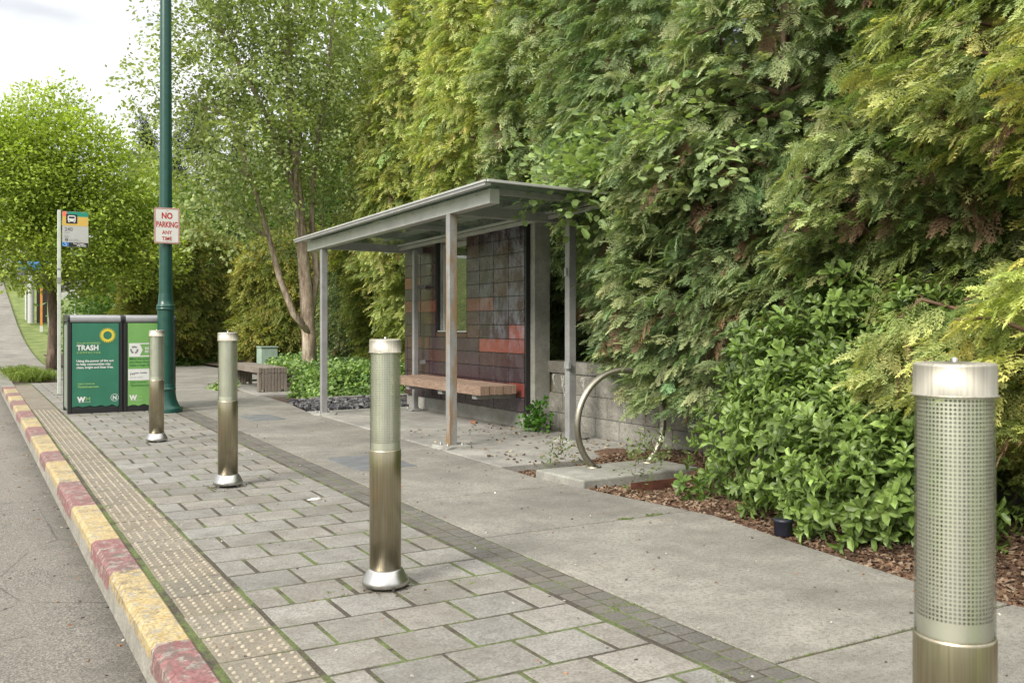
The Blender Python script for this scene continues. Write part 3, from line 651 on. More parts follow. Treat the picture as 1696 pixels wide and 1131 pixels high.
for (cx, cy, r) in ((3.6, 4.49, .06), (3.4, 4.49, .05), (1.72, 4.02, .07), (1.45, 3.85, .16), (1.95, 3.75, .15), (1.2, 6.9, .08), (.74, 5.9, .05), (.75, 6.4, .06), (1.5, 12.9, .10), (2.3, 3.1, .1), (2.17, 2.3, .12)):
    for _ in range(26): pts.append((cx + rs.normal(0, r * .5), cy + rs.normal(0, r * .3), -.004, rs.uniform(.2, .6)))
tag(tufts('moss_tufts', pts, 9, .028, 22, .012), kind='stuff')
# ------------------------------------------------------------------ things
def text_into(mb, s, x, z, size, mi=0, bold=0, y=0, align='LEFT', sx=1.0, basis=None, spacing=1.0):
    """flat lettering in the XZ plane facing -Y, added to a mesh builder"""
    cu = bpy.data.curves.new('t', 'FONT'); cu.body = s; cu.size = size; cu.offset = bold; cu.align_x = align; cu.resolution_u = 3; cu.space_character = spacing
    o = bpy.data.objects.new('t', cu); me = bpy.data.meshes.new_from_object(o)
    v = []
    for p in me.vertices:
        a, b = p.co.x * sx + x, p.co.y + z; v.append((a, y, b) if basis is None else basis(a, b))
    mb.mark(); mb.add(v, [tuple(q.vertices) for q in me.polygons], False, mi); mb.mark(); bpy.data.objects.remove(o); bpy.data.curves.remove(cu); bpy.data.meshes.remove(me)
# --- bollard lights
def perforated(r, z0, z1, ncol, nrow, hole=.56, solid=()):
    V = []; F = []; ch = (z1 - z0) / nrow; da = 2 * math.pi / ncol; idx = {}
    def vid(i, a, z):
        V.append((r * math.cos(a), r * math.sin(a), z)); return len(V) - 1
    for j in range(nrow):
        for i in range(ncol):
            a0 = i * da; zz = z0 + j * ch; k = [(a0, zz), (a0 + da, zz), (a0 + da, zz + ch), (a0, zz + ch)]; m = (1 - hole) / 2
            q = [(a0 + da * m, zz + ch * m), (a0 + da * (1 - m), zz + ch * m), (a0 + da * (1 - m), zz + ch * (1 - m)), (a0 + da * m, zz + ch * (1 - m))]
            o = [vid(0, *p) for p in k]; n = [vid(0, *p) for p in q]
            for t in range(4): F.append((o[t], o[(t + 1) % 4], n[(t + 1) % 4], n[t]))
    return V, F
def make_bollard():
    root = empty('bollard')
    g = [(0, .0), (.104, 0), (.1045, .012), (.102, .022), (.078, .066), (.0715, .072)]
    MB().lathe([(.012, .016), (.098, .016), (.1025, .020), (.1035, .034), (.101, .040), (.0775, .082), (.0705, .088), (.02, .088)], 64).build('base_flange', M['cast_alu'], root)
    f = MB()
    for k in range(3):
        a = .6 + k * 2.094; f.mark(); f.lathe([(.009, 0), (.009, .02)], 10, (.075 * math.cos(a), .075 * math.sin(a)))
    f.split('bolt', M['bolt'], root)
    MB().lathe([(.02, .080), (.0695, .082), (.0695, .604), (.0685, .608), (.066, .610), (.064, .606)], 96).build('lower_tube', M['steel_tube'], root)
    V, F = perforated(.0625, .640, 1.040, 54, 53, .58)
    m = MB(); m.add(V, F, True); m.build('perforated_screen', M['mesh'], root)
    MB().lathe([(.0672, .600), (.0672, 1.036)], 72, caps=False).build('clear_sleeve', M['sleeve'], root)
    MB().lathe([(.0628, .604), (.0628, .642)], 72, caps=False).build('screen_band', M['mesh'], root)
    c = MB(); c.lathe([(.019, .60), (.019, 1.04)], 24)
    for k in range(3):
        a = k * 2.094 + .3; c.lathe([(.0035, .60), (.0035, 1.04)], 8, (.05 * math.cos(a), .05 * math.sin(a)))
    c.build('lamp_tube', M['core'], root)
    cap = MB().lathe([(.02, 1.034), (.0735, 1.034), (.0735, 1.037), (.0698, 1.038), (.0698, 1.088), (.0685, 1.092), (.064, 1.094), (.0, 1.096)], 96, caps=False).build('cap', M['steel'], root)
    MB().lathe([(.006, 1.094), (.006, 1.100), (.004, 1.103)], 10).build('finial', M['cast_alu'], cap)
    return root
bl = make_bollard()
BP = [(1.62, 9.72, 0.0, 0), (1.615, 6.80, .004, .8), (1.60, 3.86, .0, 2.1), (1.531, 1.055, 0, 3.7)]
BL = ['stainless bollard light in front of the green lamp post base, farthest of the four', 'stainless bollard light before the grey wooden bench, second farthest of four', 'stainless bollard light with aluminium foot standing on mossy pavers, its whole height in view', 'closest stainless bollard light beside the leafy bush, its foot cut off by the picture edge']
for i, (p, l) in enumerate(zip(BP, BL)):
    o = bl if i == 0 else copy_tree(bl); o.location = (p[0], p[1], p[2]); o.rotation_euler = (0, R_(-.6) if i == 3 else 0, p[3]); tag(o, l, 'bollard', 'bollard lights along the pavement')
# --- lamp post
lp = empty('lamp_post', (2.26, 12.88, 0), label='dark green round lamp post with flared base beside the compactors', cat='lamp post')
MB().lathe([(.212, 0), (.212, .052), (.205, .064), (.178, .072), (.165, .10), (.140, .155), (.127, .215), (.122, .27), (.122, .29), (.128, .296), (.128, .312), (.119, .318), (.113, .34), (.112, .36), (.107, .37)], 48).build('base', M['green_pole'], lp)
MB().lathe([(.104, .36), (.104, 1.335)], 48, caps=False).build('lower_shaft', M['green_pole'], lp)
MB().lathe([(.104, 1.33), (.112, 1.333), (.1165, 1.345), (.1165, 1.357), (.112, 1.362), (.112, 1.368), (.116, 1.374), (.116, 1.392), (.110, 1.40), (.098, 1.415), (.094, 1.47), (.086, 1.55)], 48, caps=False).build('collar', M['green_pole'], lp)
MB().lathe([(.0835, 1.54), (.060, 8.2), (.05, 8.25)], 40).build('upper_shaft', M['green_pole'], lp)
# --- signs
def rounded(w, h, r, n=6):
    P = []
    for cx, cz, a0 in ((w / 2 - r, -h / 2 + r, -90), (w / 2 - r, h / 2 - r, 0), (-w / 2 + r, h / 2 - r, 90), (-w / 2 + r, -h / 2 + r, 180)):
        for k in range(n + 1):
            a = R_(a0 + 90 * k / n); P.append((cx + r * math.cos(a), cz + r * math.sin(a)))
    return P
def plate(mb, P, y, th, mi=0, off=(0, 0)):
    n = len(P); v = [(off[0] + a, y, off[1] + b) for a, b in P] + [(off[0] + a, y + th, off[1] + b) for a, b in P]
    return mb.add(v, [tuple(range(n)), tuple(range(n, 2 * n))[::-1]] + [(k, n + k, n + (k + 1) % n, (k + 1) % n) for k in range(n)], False, mi)
def ring(mb, P, Q, y, mi=0):
    n = len(P); return mb.add([(a, y, b) for a, b in P] + [(a, y, b) for a, b in Q], [(k, (k + 1) % n, n + (k + 1) % n, n + k) for k in range(n)], False, mi)
s = empty('parking_sign', (2.255, 12.765, 2.425), label='white NO PARKING ANY TIME sign with red border on the lamp post', cat='sign')
plate(MB(), rounded(.318, .462, .03), 0, .003).build('sign_plate', M['signwhite'], s)
m = MB(); ring(m, rounded(.312, .456, .028), rounded(.302, .446, .024), -.0015); ring(m, rounded(.290, .434, .022), rounded(.282, .426, .020), -.0015)
for t_, z_, sz, sx, b in (('NO', .092, .108, .80, .004), ('PARKING', -.020, .104, .62, .0028), ('ANY', -.110, .068, .86, .0012), ('TIME', -.190, .068, .86, .0012)):
    text_into(m, t_, 0, z_, sz, 0, b, -.0016, 'CENTER', sx)
m.split('lettering', M['signred'], s)
m = MB()
for z_ in (.197, -.197): m.mark().tube([(0, -.006, z_), (0, .01, z_)], .005, 8)
m.split('bolt', M['bolt'], s)
m = MB()
for z_ in (.15, -.15):
    P = [(.092 * math.cos(a), .115 + .092 * math.sin(a)) for a in [k * math.pi / 12 for k in range(24)]]
    m.mark().tube([(x, y, z_) for x, y in P], .006, 5, closed=True)
m.split('band_clamp', M['bolt'], s)
b = empty('bus_stop_sign', (1.30, 16.72, 0), label='tall slim bus stop post carrying a yellow and green route 240 plate', cat='bus stop sign')
m = MB(); m.box(-.026, .026, -.026, .026, 0, 2.98); m.build('pole', M['poleg'], b, bevel=.006)
MB().box(-.038, .038, -.038, .038, .0, .03).mark().box(-.032, .032, -.032, .032, 1.80, 1.90).mark().box(-.033, .033, -.033, .033, 2.02, 2.05).split('pole_band', M['bolt'], b, bevel=.003)
pl_ = empty('route_plate', (.235, -.03, 2.68)); pl_.parent = b
plate(MB(), rounded(.385, .565, .02), 0, .004).build('plate', M['lightgrey'], pl_)
def rect(mb, x0, x1, z0, z1, y, mi=0): return mb.add([(x0, y, z0), (x1, y, z0), (x1, y, z1), (x0, y, z1)], [(0, 1, 2, 3)], False, mi)
m = MB()
rect(m, -.190, -.125, .205, .280, -.0012, 0); m.mark(); rect(m, -.125, .190, .205, .280, -.0012, 1); m.mark(); rect(m, -.190, .190, .055, .205, -.0012, 2); m.mark()
plate(m, rounded(.165, .150, .012), -.003, .0012, 3, (-.055, .165))
plate(m, rounded(.116, .098, .022), -.0045, .0012, 4, (-.055, .172)); plate(m, rounded(.085, .030, .006), -.006, .0012, 3, (-.055, .188)); plate(m, rounded(.024, .020, .004), -.0045, .001, 4, (-.095, .118)); plate(m, rounded(.024, .020, .004), -.0045, .001, 4, (-.015, .118))
plate(m, rounded(.014, .012, .004), -.006, .001, 3, (-.092, .142)); plate(m, rounded(.014, .012, .004), -.006, .001, 3, (-.018, .142))
m.mark(); rect(m, -.190, -.098, -.280, -.215, -.0012, 5); m.mark(); rect(m, -.098, .190, -.280, -.215, -.0012, 3); m.mark()
plate(m, rounded(.040, .040, .019), -.003, .001, 3, (-.130, -.172)); rect(m, -.134, -.126, -.180, -.162, -.0045, 4)
m.split('printed_band', [M['salmon'], M['teal'], M['amber'], M['black'], M['white'], M['blue']], pl_)
m = MB(); text_into(m, '240', -.16, -.03, .085, 0, .002, -.0016, 'LEFT', .95); text_into(m, 'Bellevue', -.16, -.065, .022, 0, 0, -.0016); text_into(m, 'Eastgate', -.16, -.120, .022, 0, 0, -.0016); text_into(m, 'Renton', -.16, -.142, .022, 0, 0, -.0016)
text_into(m, 'Stop no. 68426', -.095, -.172, .022, 0, 0, -.0016); text_into(m, 'kingcounty.gov/metro', -.095, -.195, .020, 0, 0, -.0016); m.split('lettering', M['inkgrey'], pl_)
m = MB(); text_into(m, 'King County', -.03, -.242, .032, 0, .0006, -.0016); text_into(m, 'METRO', .02, -.276, .042, 0, .001, -.0016)
m.tube([(-.150 + .026 * math.cos(a), -.002, -.255 + .022 * math.sin(a)) for a in [R_(q) for q in range(-160, 61, 20)]], .003, 4); m.tube([(-.150, -.002, -.222), (-.148, -.002, -.245), (-.128, -.002, -.247), (-.118, -.002, -.268)], .0035, 4)
m.split('lettering', M['white'], pl_)
# --- compactors
def compactor(x0, sheet_mat, label, left, W=.655, Y0=13.20, Dp=.66, H=1.262):
    o = empty('trash_compactor' if left else 'recycling_compactor', (x0, Y0, 0), label=label, cat='waste bin', group='paired waste stations')
    m = MB(); m.box(.012, W - .012, .02, Dp, .03, H - .09); m.build('body', M['darkgreen'], o, bevel=.008)
    f = MB(); f.box(0, .045, 0, .10, 0, H - .075).box(W - .045, W, 0, .10, 0, H - .075).box(.045, W - .045, .004, .06, 0, .075).box(.045, W - .045, .006, .06, H - .11, H - .075).box(0, .05, Dp - .05, Dp + .01, 0, H - .08).box(W - .05, W, Dp - .05, Dp + .01, 0, H - .08); f.build('frame', M['black'], o, bevel=.006)
    # rounded roll top
    P = [(-.004, H - .085), (-.010, H - .06), (-.006, H - .03), (.010, H - .010), (.035, H), (Dp - .06, H + .012), (Dp + .01, H - .02), (Dp + .01, H - .085)]
    for nm, xa, xb, g in (('top', .026, W - .026, M['greybar']), ('end_cap', -.003, .024, M['black']), ('end_cap', W - .024, W + .003, M['black'])):
        m = MB(); n = len(P); e = .004 if nm == 'end_cap' else 0
        m.add([(xa, y - e, z + e) for y, z in P] + [(xb, y - e, z + e) for y, z in P], [tuple(range(n)), tuple(range(n, 2 * n))[::-1]] + [(k, n + k, n + (k + 1) % n, (k + 1) % n) for k in range(n)]); m.build(nm, g, o, bevel=.003)
    m = MB(); rs = random.Random(3 if left else 5); xs = [.05 + (W - .10) * k / 26 for k in range(27)]; zb = [.075 + .012 * (1 - k / 26) * (1 if left else -.2) + (.022 * math.sin(k * .5) ** 2 + rs.uniform(0, .010)) * (.5 + k / 40) for k in range(27)]; zt = H - .098
    v = []; f_ = []
    for k, x in enumerate(xs): v += [(x, -.004 + .0015 * math.sin(k * .7), zb[k]), (x, -.004 + .001 * math.sin(k * .4), zt)]
    for k in range(26): f_.append((2 * k, 2 * k + 2, 2 * k + 3, 2 * k + 1))
    m.add(v, f_, True); m.build('front_panel', sheet_mat, o)
    return o, W, H
c, W, H = compactor(1.125, M['signgreen'], 'dark green TRASH compactor with yellow sun ring on its front', True)
Y_ = -.0068
m = MB(); cx, cz = .47, 1.005; n = 46; R1, R2, r = .098, .078, .052
P = []; 
for k in range(n * 2): a = 2 * math.pi * k / (n * 2); rr = R1 if (k // 2) % 2 else R2; P.append((cx + rr * math.cos(a), cz + rr * math.sin(a)))
Q = [(cx + r * math.cos(2 * math.pi * k / (n * 2)), cz + r * math.sin(2 * math.pi * k / (n * 2))) for k in range(n * 2)]
ring(m, P, Q, Y_); m.build('sun_emblem', M['yellowp'], c)
m = MB(); text_into(m, 'TRASH', .105, .815, .094, 0, .0030, Y_, 'LEFT', .90)
for i, t_ in enumerate(('Using the power of the sun', 'to help communities stay', 'clean, bright and litter free.')): text_into(m, t_, .10, .665 - .042 * i, .040, 0, .0012, Y_, 'LEFT', 1.0)
text_into(m, 'W', .115, .155, .085, 0, .006, Y_, 'LEFT', .95); text_into(m, 'WASTE MANAGEMENT', .125, .142, .014, 0, 0, Y_); ring(m, [(.555 + .048 * math.cos(a), .195 + .048 * math.sin(a)) for a in [k * .262 for k in range(24)]], [(.555 + .043 * math.cos(a), .195 + .043 * math.sin(a)) for a in [k * .262 for k in range(24)]], Y_); text_into(m, 'N', .555, .172, .066, 0, .002, Y_, 'CENTER')
m.split('lettering', M['white'], c)
m = MB(); text_into(m, 'SOLAR-POWERED', .105, .895, .032, 0, .0004, Y_, 'LEFT', 1.02, spacing=1.08); text_into(m, 'COMPACTOR', .105, .772, .036, 0, .0004, Y_, 'LEFT', 1.05, spacing=1.3)
text_into(m, 'Learn more at', .115, .375, .034, 0, .0006, Y_); text_into(m, 'ThinkGreen.com', .115, .333, .036, 0, .0008, Y_); text_into(m, 'M', .205, .155, .085, 0, -.001, Y_, 'LEFT', .95); m.split('lettering', M['lime'], c)
m = MB()
for z0 in (.70, .78, .66): m.add([(-.0035 + .012 - .012, .30, z0), (-.0035, .50, z0 + .10), (-.0035, .50, z0 + .125), (-.0035, .30, z0 + .025)], [(3, 2, 1, 0)])
text_into(m, 'bigbelly', 0, 0, .16, 0, .003, 0, basis=lambda a, b_: (.0095, .42 - b_ * .9, .20 + a * .55)) if False else None
MB().box(.004, .011, .10, .56, .06, H - .12).build('side_panel', simple('side_sticker', (.17, .20, .165), .5), c, bevel=.002)
c2, W, H = compactor(1.79, M['lightgreen'], 'light green recycling compactor partly hidden behind the lamp post', False)
m = MB()
rect(m, .065, .50, .885, .900, Y_); rect(m, .065, .50, .720, .735, Y_); m.add([(.065, Y_, .735), (.20, Y_, .735), (.235, Y_, .81), (.20, Y_, .885), (.065, Y_, .885)], [(0, 1, 2, 3, 4)])
text_into(m, 'RECYCLE', .262, .815, .046, 0, .001, Y_); text_into(m, 'RECYCLE', .262, .772, .046, 0, .001, Y_); rect(m, .055, .56, .410, .560, Y_)
text_into(m, 'W', .075, .155, .085, 0, .006, Y_, 'LEFT', .95); text_into(m, 'WASTE MANAGEMENT', .085, .142, .014, 0, 0, Y_); m.split('lettering', M['white'], c2)
m = MB(); text_into(m, 'M', .165, .155, .085, 0, -.001, Y_, 'LEFT', .95); m.build('pale_print', M['lime'], c2)
m = MB()
for i, t_ in enumerate(('Make the promise,', 'just these three items', 'make a huge difference')): text_into(m, t_, .07, .682 - .042 * i, .040, 0, .0010, Y_)
text_into(m, 'Learn more at', .08, .375, .034, 0, .0006, Y_); text_into(m, 'ThinkGreen.com', .08, .333, .036, 0, .0008, Y_); m.split('lettering', M['dkprint'], c2)
m = MB(); yy = Y_ - .0012
for k in range(3):
    a0 = R_(90 + 120 * k); cx, cz, rr = .130, .812, .042
    A = [a0 + R_(q) for q in (-48, -24, 0, 24)]
    o_ = [(cx + (rr + .009) * math.cos(a), cz + (rr + .009) * math.sin(a)) for a in A]; i_ = [(cx + (rr - .012) * math.cos(a), cz + (rr - .012) * math.sin(a)) for a in A]
    m.add([(a, yy, b_) for a, b_ in o_ + i_], [(q, q + 1, 5 + q, 4 + q) for q in range(3)]); ah = a0 + R_(24)
    m.add([(cx + (rr + .018) * math.cos(ah), yy, cz + (rr + .018) * math.sin(ah)), (cx + (rr - .020) * math.cos(ah), yy, cz + (rr - .020) * math.sin(ah)), (cx + rr * math.cos(ah + .42), yy, cz + rr * math.sin(ah + .42))], [(0, 1, 2)])
text_into(m, 'yes', .075, .485, .05, 0, .001, yy); text_into(m, 'cans  bottles', .135, .50, .030, 0, .001, yy); text_into(m, 'paper, glass and plastic', .075, .445, .018, 0, 0, yy); text_into(m, 'no food, no bags', .36, .445, .018, 0, 0, yy); m.split('lettering', M['inkgrey'], c2)
m = MB(); ring(m, [(.40 + .032 * math.cos(a), .505 + .032 * math.sin(a)) for a in [k * .262 for k in range(24)]], [(.40 + .025 * math.cos(a), .505 + .025 * math.sin(a)) for a in [k * .262 for k in range(24)]], yy); m.add([(.38, yy, .522), (.386, yy, .528), (.42, yy, .488), (.414, yy, .482)], [(0, 1, 2, 3)]); m.build('red_print', M['signred'], c2)
# --- slatted bench beyond
bn = empty('wooden_bench', (4.20, 15.58, 0), label='low weathered grey bench of upright boards beside the ivy', cat='bench')
nb = 9; w = .485 / nb; L2 = 2.35; r_ = random.Random(2)
m = MB()
for k in range(nb):
    dz = r_.uniform(-.003, .003)
    if k % 2 == 0: m.box(k * w + .003, (k + 1) * w - .003, -.004 + r_.uniform(-.003, .003), L2, .325 + dz, .42 + dz)
    else: m.box(k * w + .003, (k + 1) * w - .003, .0 if k != 1 else .004, L2, .335 + dz, .418 + dz)
m.build('seat', M['wood2'], bn, bevel=.004)
for ya, yb in ((.0, .11), (L2 - .13, L2 - .02)):
    m = MB()
    for k in range(nb):
        z1 = .322 if k % 2 == 0 else .330; m.box(k * w + .003, (k + 1) * w - .003, ya + .002, yb, .055 if k in (1, 7) else 0.015, z1)
    m.build('leg', M['wood2v'], bn, bevel=.004)
# --- bus shelter
sh = empty('bus_shelter', (0, 0, 0), label='open steel bus shelter with glass roof over a dark panelled wall', cat='bus shelter')
def rz_(y, x=3.75): return 2.352 - .018 * (y - 6.87) - .020 * (x - 3.75)
def post(x, y, z1, mat, s_=.049, ped=True, w2=None):
    m = MB(); m.box(x - s_, x + s_, y - s_, y + s_, .02, z1); p = m.build('post', mat, sh, bevel=.004)
    m = MB(); m.box(x - .10, x + .10, y - .10, y + .10, .010, .028); m.build('foot_plate', M['galv'], p, bevel=.002)
    m = MB()
    for a in (-.075, .075):
        for b_ in (-.075, .075): m.mark().lathe([(.011, .028), (.011, .042), (.006, .043), (.006, .056)], 6, (x + a, y + b_))
    m.split('anchor_bolt', M['bolt'], p)
    return p
post(3.925, 7.87, rz_(7.87) - .152, M['galv_rust'], .040); post(3.945, 11.55, rz_(11.55) - .152, M['galv'], .038)
post(5.12, 7.66, rz_(7.66) - .14, M['galv'], .040); post(5.16, 11.42, rz_(11.42) - .14, M['galv'], .032)
def gp(x0, x1, y0, y1, z): # lumpy grout pad
    m = MB(); r = random.Random(int(y0 * 10)); n = 20; v = []
    for ring_, (q, h) in enumerate(((1.0, 0), (.97, z * .8), (.86, z))):
        for k in range(n):
            a = 2 * math.pi * k / n; sx = max(-1, min(1, 1.35 * math.cos(a))); sy = max(-1, min(1, 1.35 * math.sin(a))); e = q * (1 + r.uniform(-.04, .04))
            v.append(((x0 + x1) / 2 + (x1 - x0) / 2 * sx * e, (y0 + y1) / 2 + (y1 - y0) / 2 * sy * e, h + (r.uniform(-.004, .004) if ring_ else 0)))
    m.add(v, [(rr * n + k, rr * n + (k + 1) % n, (rr + 1) * n + (k + 1) % n, (rr + 1) * n + k) for rr in (0, 1) for k in range(n)] + [tuple(range(2 * n, 3 * n))]); return m
gp(3.77, 4.08, 7.71, 8.03, .030).build('grout_pad', M['conc'], sh); gp(3.81, 4.09, 11.40, 11.70, .024).build('grout_pad', M['conc'], sh); gp(4.99, 5.25, 7.52, 7.80, .022).build('grout_pad', M['conc'], sh)
m = MB(); v = []
for y in (7.06, 12.03):
    zt = rz_(y) - .030; v.append([(3.885, y, zt - .125), (3.985, y, zt - .125), (3.985, y, zt), (3.885, y, zt)])
m.hexa([v[0][0], v[0][1], v[1][1], v[1][0], v[0][3], v[0][2], v[1][2], v[1][3]]); m.build('front_beam', M['frame_al'], sh, bevel=.003)
m = MB()
for k in range(11):
    y = 7.3 + k * .45; m.mark().tube([(3.880, y, rz_(y) - .055), (3.888, y, rz_(y) - .055)], .007, 8)
m.split('rivet', M['bolt'], sh)
def rail(name, xa, xb, y0, y1, da, db, mat, be=.002):
    m = MB(); a = [(xa, y0, rz_(y0, xa) - db), (xb, y0, rz_(y0, xb) - db), (xb, y1, rz_(y1, xb) - db), (xa, y1, rz_(y1, xa) - db), (xa, y0, rz_(y0, xa) - da), (xb, y0, rz_(y0, xb) - da), (xb, y1, rz_(y1, xb) - da), (xa, y1, rz_(y1, xa) - da)]
    m.hexa(a); return m.build(name, mat, sh, bevel=be)
rail('gutter', 3.725, 3.745, 6.86, 12.12, -.006, .012, M['frame_al']); rail('gutter', 3.745, 3.80, 6.88, 12.10, .014, .034, M['frame_al']); rail('gutter', 3.735, 3.75, 6.87, 12.11, .012, .040, M['galv'])
rail('roof_trim', 3.75, 5.62, 6.835, 6.86, -.010, .012, M['frame_al']); rail('roof_trim', 3.75, 5.62, 12.10, 12.125, -.010, .012, M['frame_al']); rail('roof_trim', 5.62, 5.65, 6.84, 12.12, -.010, .03, M['frame_al'])
for ya, yb in ((6.87, 8.60), (8.605, 10.35), (10.355, 12.09)): rail('roof_glass', 3.76, 5.61, ya, yb, -.004, .006, M['glass'], 0)
rail('rear_rail', 4.94, 4.965, 6.95, 12.03, .050, .075, M['frame_al']); rail('rear_rail', 4.97, 5.005, 6.95, 12.03, .082, .120, M['frame_al'])
for y in (7.88, 11.55):
    m = MB(); m.hexa([(3.99, y - .045, rz_(y) - .16), (5.62, y - .045, rz_(y, 5.6) - .14), (5.62, y + .045, rz_(y, 5.6) - .14), (3.99, y + .045, rz_(y) - .16), (3.99, y - .045, rz_(y) - .06), (5.62, y - .045, rz_(y, 5.6) - .05), (5.62, y + .045, rz_(y, 5.6) - .05), (3.99, y + .045, rz_(y) - .06)]); m.build('cross_beam', M['galv'], sh, bevel=.004)
for y in (7.12, 9.72): rail('purlin', 4.0, 5.6, y, y + .05, .008, .058, M['galv'])
# wall: cast concrete with an opening, dark panels in front
WY0, WY1 = 8.72, 12.10; WX = 5.36
m = MB(); m.box(WX, WX + .20, WY0, 10.24, 0, 2.34).box(WX, WX + .20, 10.24, 11.06, 0, 1.05).box(WX, WX + .20, 11.06, WY1, 0, 2.28).box(WX + .001, WX + .199, 10.24, 11.06, 2.20, 2.30); m.build('concrete_wall', M['conc'], sh, bevel=.006)
MB().box(WX - .022, WX - .002, WY0 + .10, WY1, 0.0, .17).build('plinth', M['conc'], sh, bevel=.004)
m = MB(); m.box(WX - .055, WX - .002, WY0 + .085, WY0 + .115, .18, 2.27).box(WX - .050, WX - .002, 10.215, 10.235, 1.05, 2.27).box(WX - .050, WX - .002, 11.065, 11.085, 1.05, 2.27).box(WX - .046, WX - .004, WY0 + .12, 10.21, .19, 2.26).box(WX - .046, WX - .004, 11.09, WY1 - .01, .19, 2.22).box(WX - .046, WX - .004, 10.24, 11.06, .19, 1.03); m.build('backing_channel', M['black'], sh)
m = MB(); m.box(WX + .03, WX + .05, 10.245, 10.285, 1.055, 2.19).box(WX + .03, WX + .05, 11.015, 11.055, 1.055, 2.19).box(WX - .05, WX + .17, 10.245, 11.055, 1.051, 1.066).box(WX + .03, WX + .05, 10.29, 11.01, 2.13, 2.195); wf = m.build('window_frame', M['frame_al'], sh, bevel=.002)
MB().box(WX + .036, WX + .042, 10.29, 11.01, 1.07, 2.13).build('pane', M['pane'], wf)
rs = np.random.RandomState(21); V = []; Q = []; C = []
def pan(y0, y1, z0, z1, c):
    g = .0048; tx = rs.normal(0, .0015, 4); b = len(V); x = WX - .058
    a = [(y0 + g, z0 + g), (y1 - g, z0 + g), (y1 - g, z1 - g), (y0 + g, z1 - g)]
    for i, (yy, zz) in enumerate(a): V.append((x + tx[i], yy, zz))
    for i, (yy, zz) in enumerate(a): V.append((x + .010, yy, zz))
    Q.extend([(b + 3, b + 2, b + 1, b)] + [(b + k, b + (k + 1) % 4, b + 4 + (k + 1) % 4, b + 4 + k) for k in range(4)]); C.extend([np.array(c) * rs.uniform(.8, 1.2)] * 8)
rowh = 2.09 / 13; DK = [(.052, .021, .024), (.036, .018, .026), (.062, .023, .020), (.042, .021, .030)]; RD = (.19, .046, .034)
red = {(5, 'L', 0): 1, (7, 'R', 2): 1, (7, 'R', 3): 1}
for j in range(13):
    z0 = .18 + j * rowh; z1 = z0 + rowh; row = 12 - j        # row 0 is the topmost
    if z0 > .95:
        if z0 < 1.02:
            pan(10.215, 11.085, z0, 1.045, DK[rs.randint(4)])
        ys = [WY0 + .12 + .3475 * k for k in range(5)]; ys[-1] = 10.21
        for k in range(4):
            c = RD if (row == 5 and k in (2, 3)) or (row == 7 and k == 0) else DK[rs.randint(4)]; pan(ys[k], ys[k + 1], z0, z1, c)
        for k, (a, b_) in enumerate(((11.09, 11.56), (11.565, WY1 - .01))):
            zz1 = min(z1, 2.22); c = RD if (row == 3 and k == 1) or (row == 5) else DK[rs.randint(4)]
            if zz1 - z0 > .03: pan(a, b_, z0, zz1, tuple(v * .8 for v in c))
    else:
        offs = {0: 0, 1: .35, 2: .35}[row % 3] if row > 8 else 0; y = WY0 + .12; first = True; k = 0
        if z1 > 1.03: z1 = 1.03
        while y < WY1 - .02:
            Ln = .70
            if first: Ln = {8: 1.05, 9: .70 + .35, 10: .35, 11: .35, 12: .7}.get(row, .7)
            ye = min(y + Ln, WY1 - .01)
            c = DK[rs.randint(4)]
            if row == 8 and first: c = RD
            if row == 11 and first: c = RD
            pan(y, ye, z0, z1, c); y = ye; first = False; k += 1
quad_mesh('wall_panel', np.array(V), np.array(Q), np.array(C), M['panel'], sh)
m = MB()
for j in range(14):
    for k in range(11):
        y = WY0 + .14 + k * .335; z = .19 + j * rowh
        if 10.2 < y < 11.1 and z > 1.0: continue
        for dz in (-.022, .022):
            if .18 < z + dz < 2.25: m.box(WX - .0625, WX - .058, y - .004, y + .004, z + dz - .004, z + dz + .004)
m.build('screw', M['bolt'], sh)
m = MB()
for z in (.62, 1.62): m.mark().box(5.19, WX - .058, 11.40, 11.44, z, z + .05)
m.split('bracket', M['galv'], sh, bevel=.002)
m = MB(); m.box(5.045, 5.075, 7.58, 7.66, .72, .79).mark().box(5.03, 5.05, 7.60, 7.64, 1.62, 1.70); m.split('bracket', M['galv'], sh, bevel=.003)
# shelter bench
sb = empty('shelter_bench', (4.76, 8.86, 0), label='thick reddish wooden bench plank cantilevered from the shelter wall', cat='bench')
m = MB(); nbd = 8; bw = .455 / nbd; r_ = random.Random(4)
for k in range(nbd): m.box(k * bw + .0012, (k + 1) * bw - .0012, r_.uniform(-.004, .004), 2.42, .388 + r_.uniform(-.003, .003), .487 + r_.uniform(-.003, .002))
m.build('seat', M['wood'], sb, bevel=.004)
for ya in (.16, 1.02, 1.95): MB().box(.04, .54, ya, ya + .10, .335, .384).build('support_bracket', M['galv'], sb, bevel=.003)
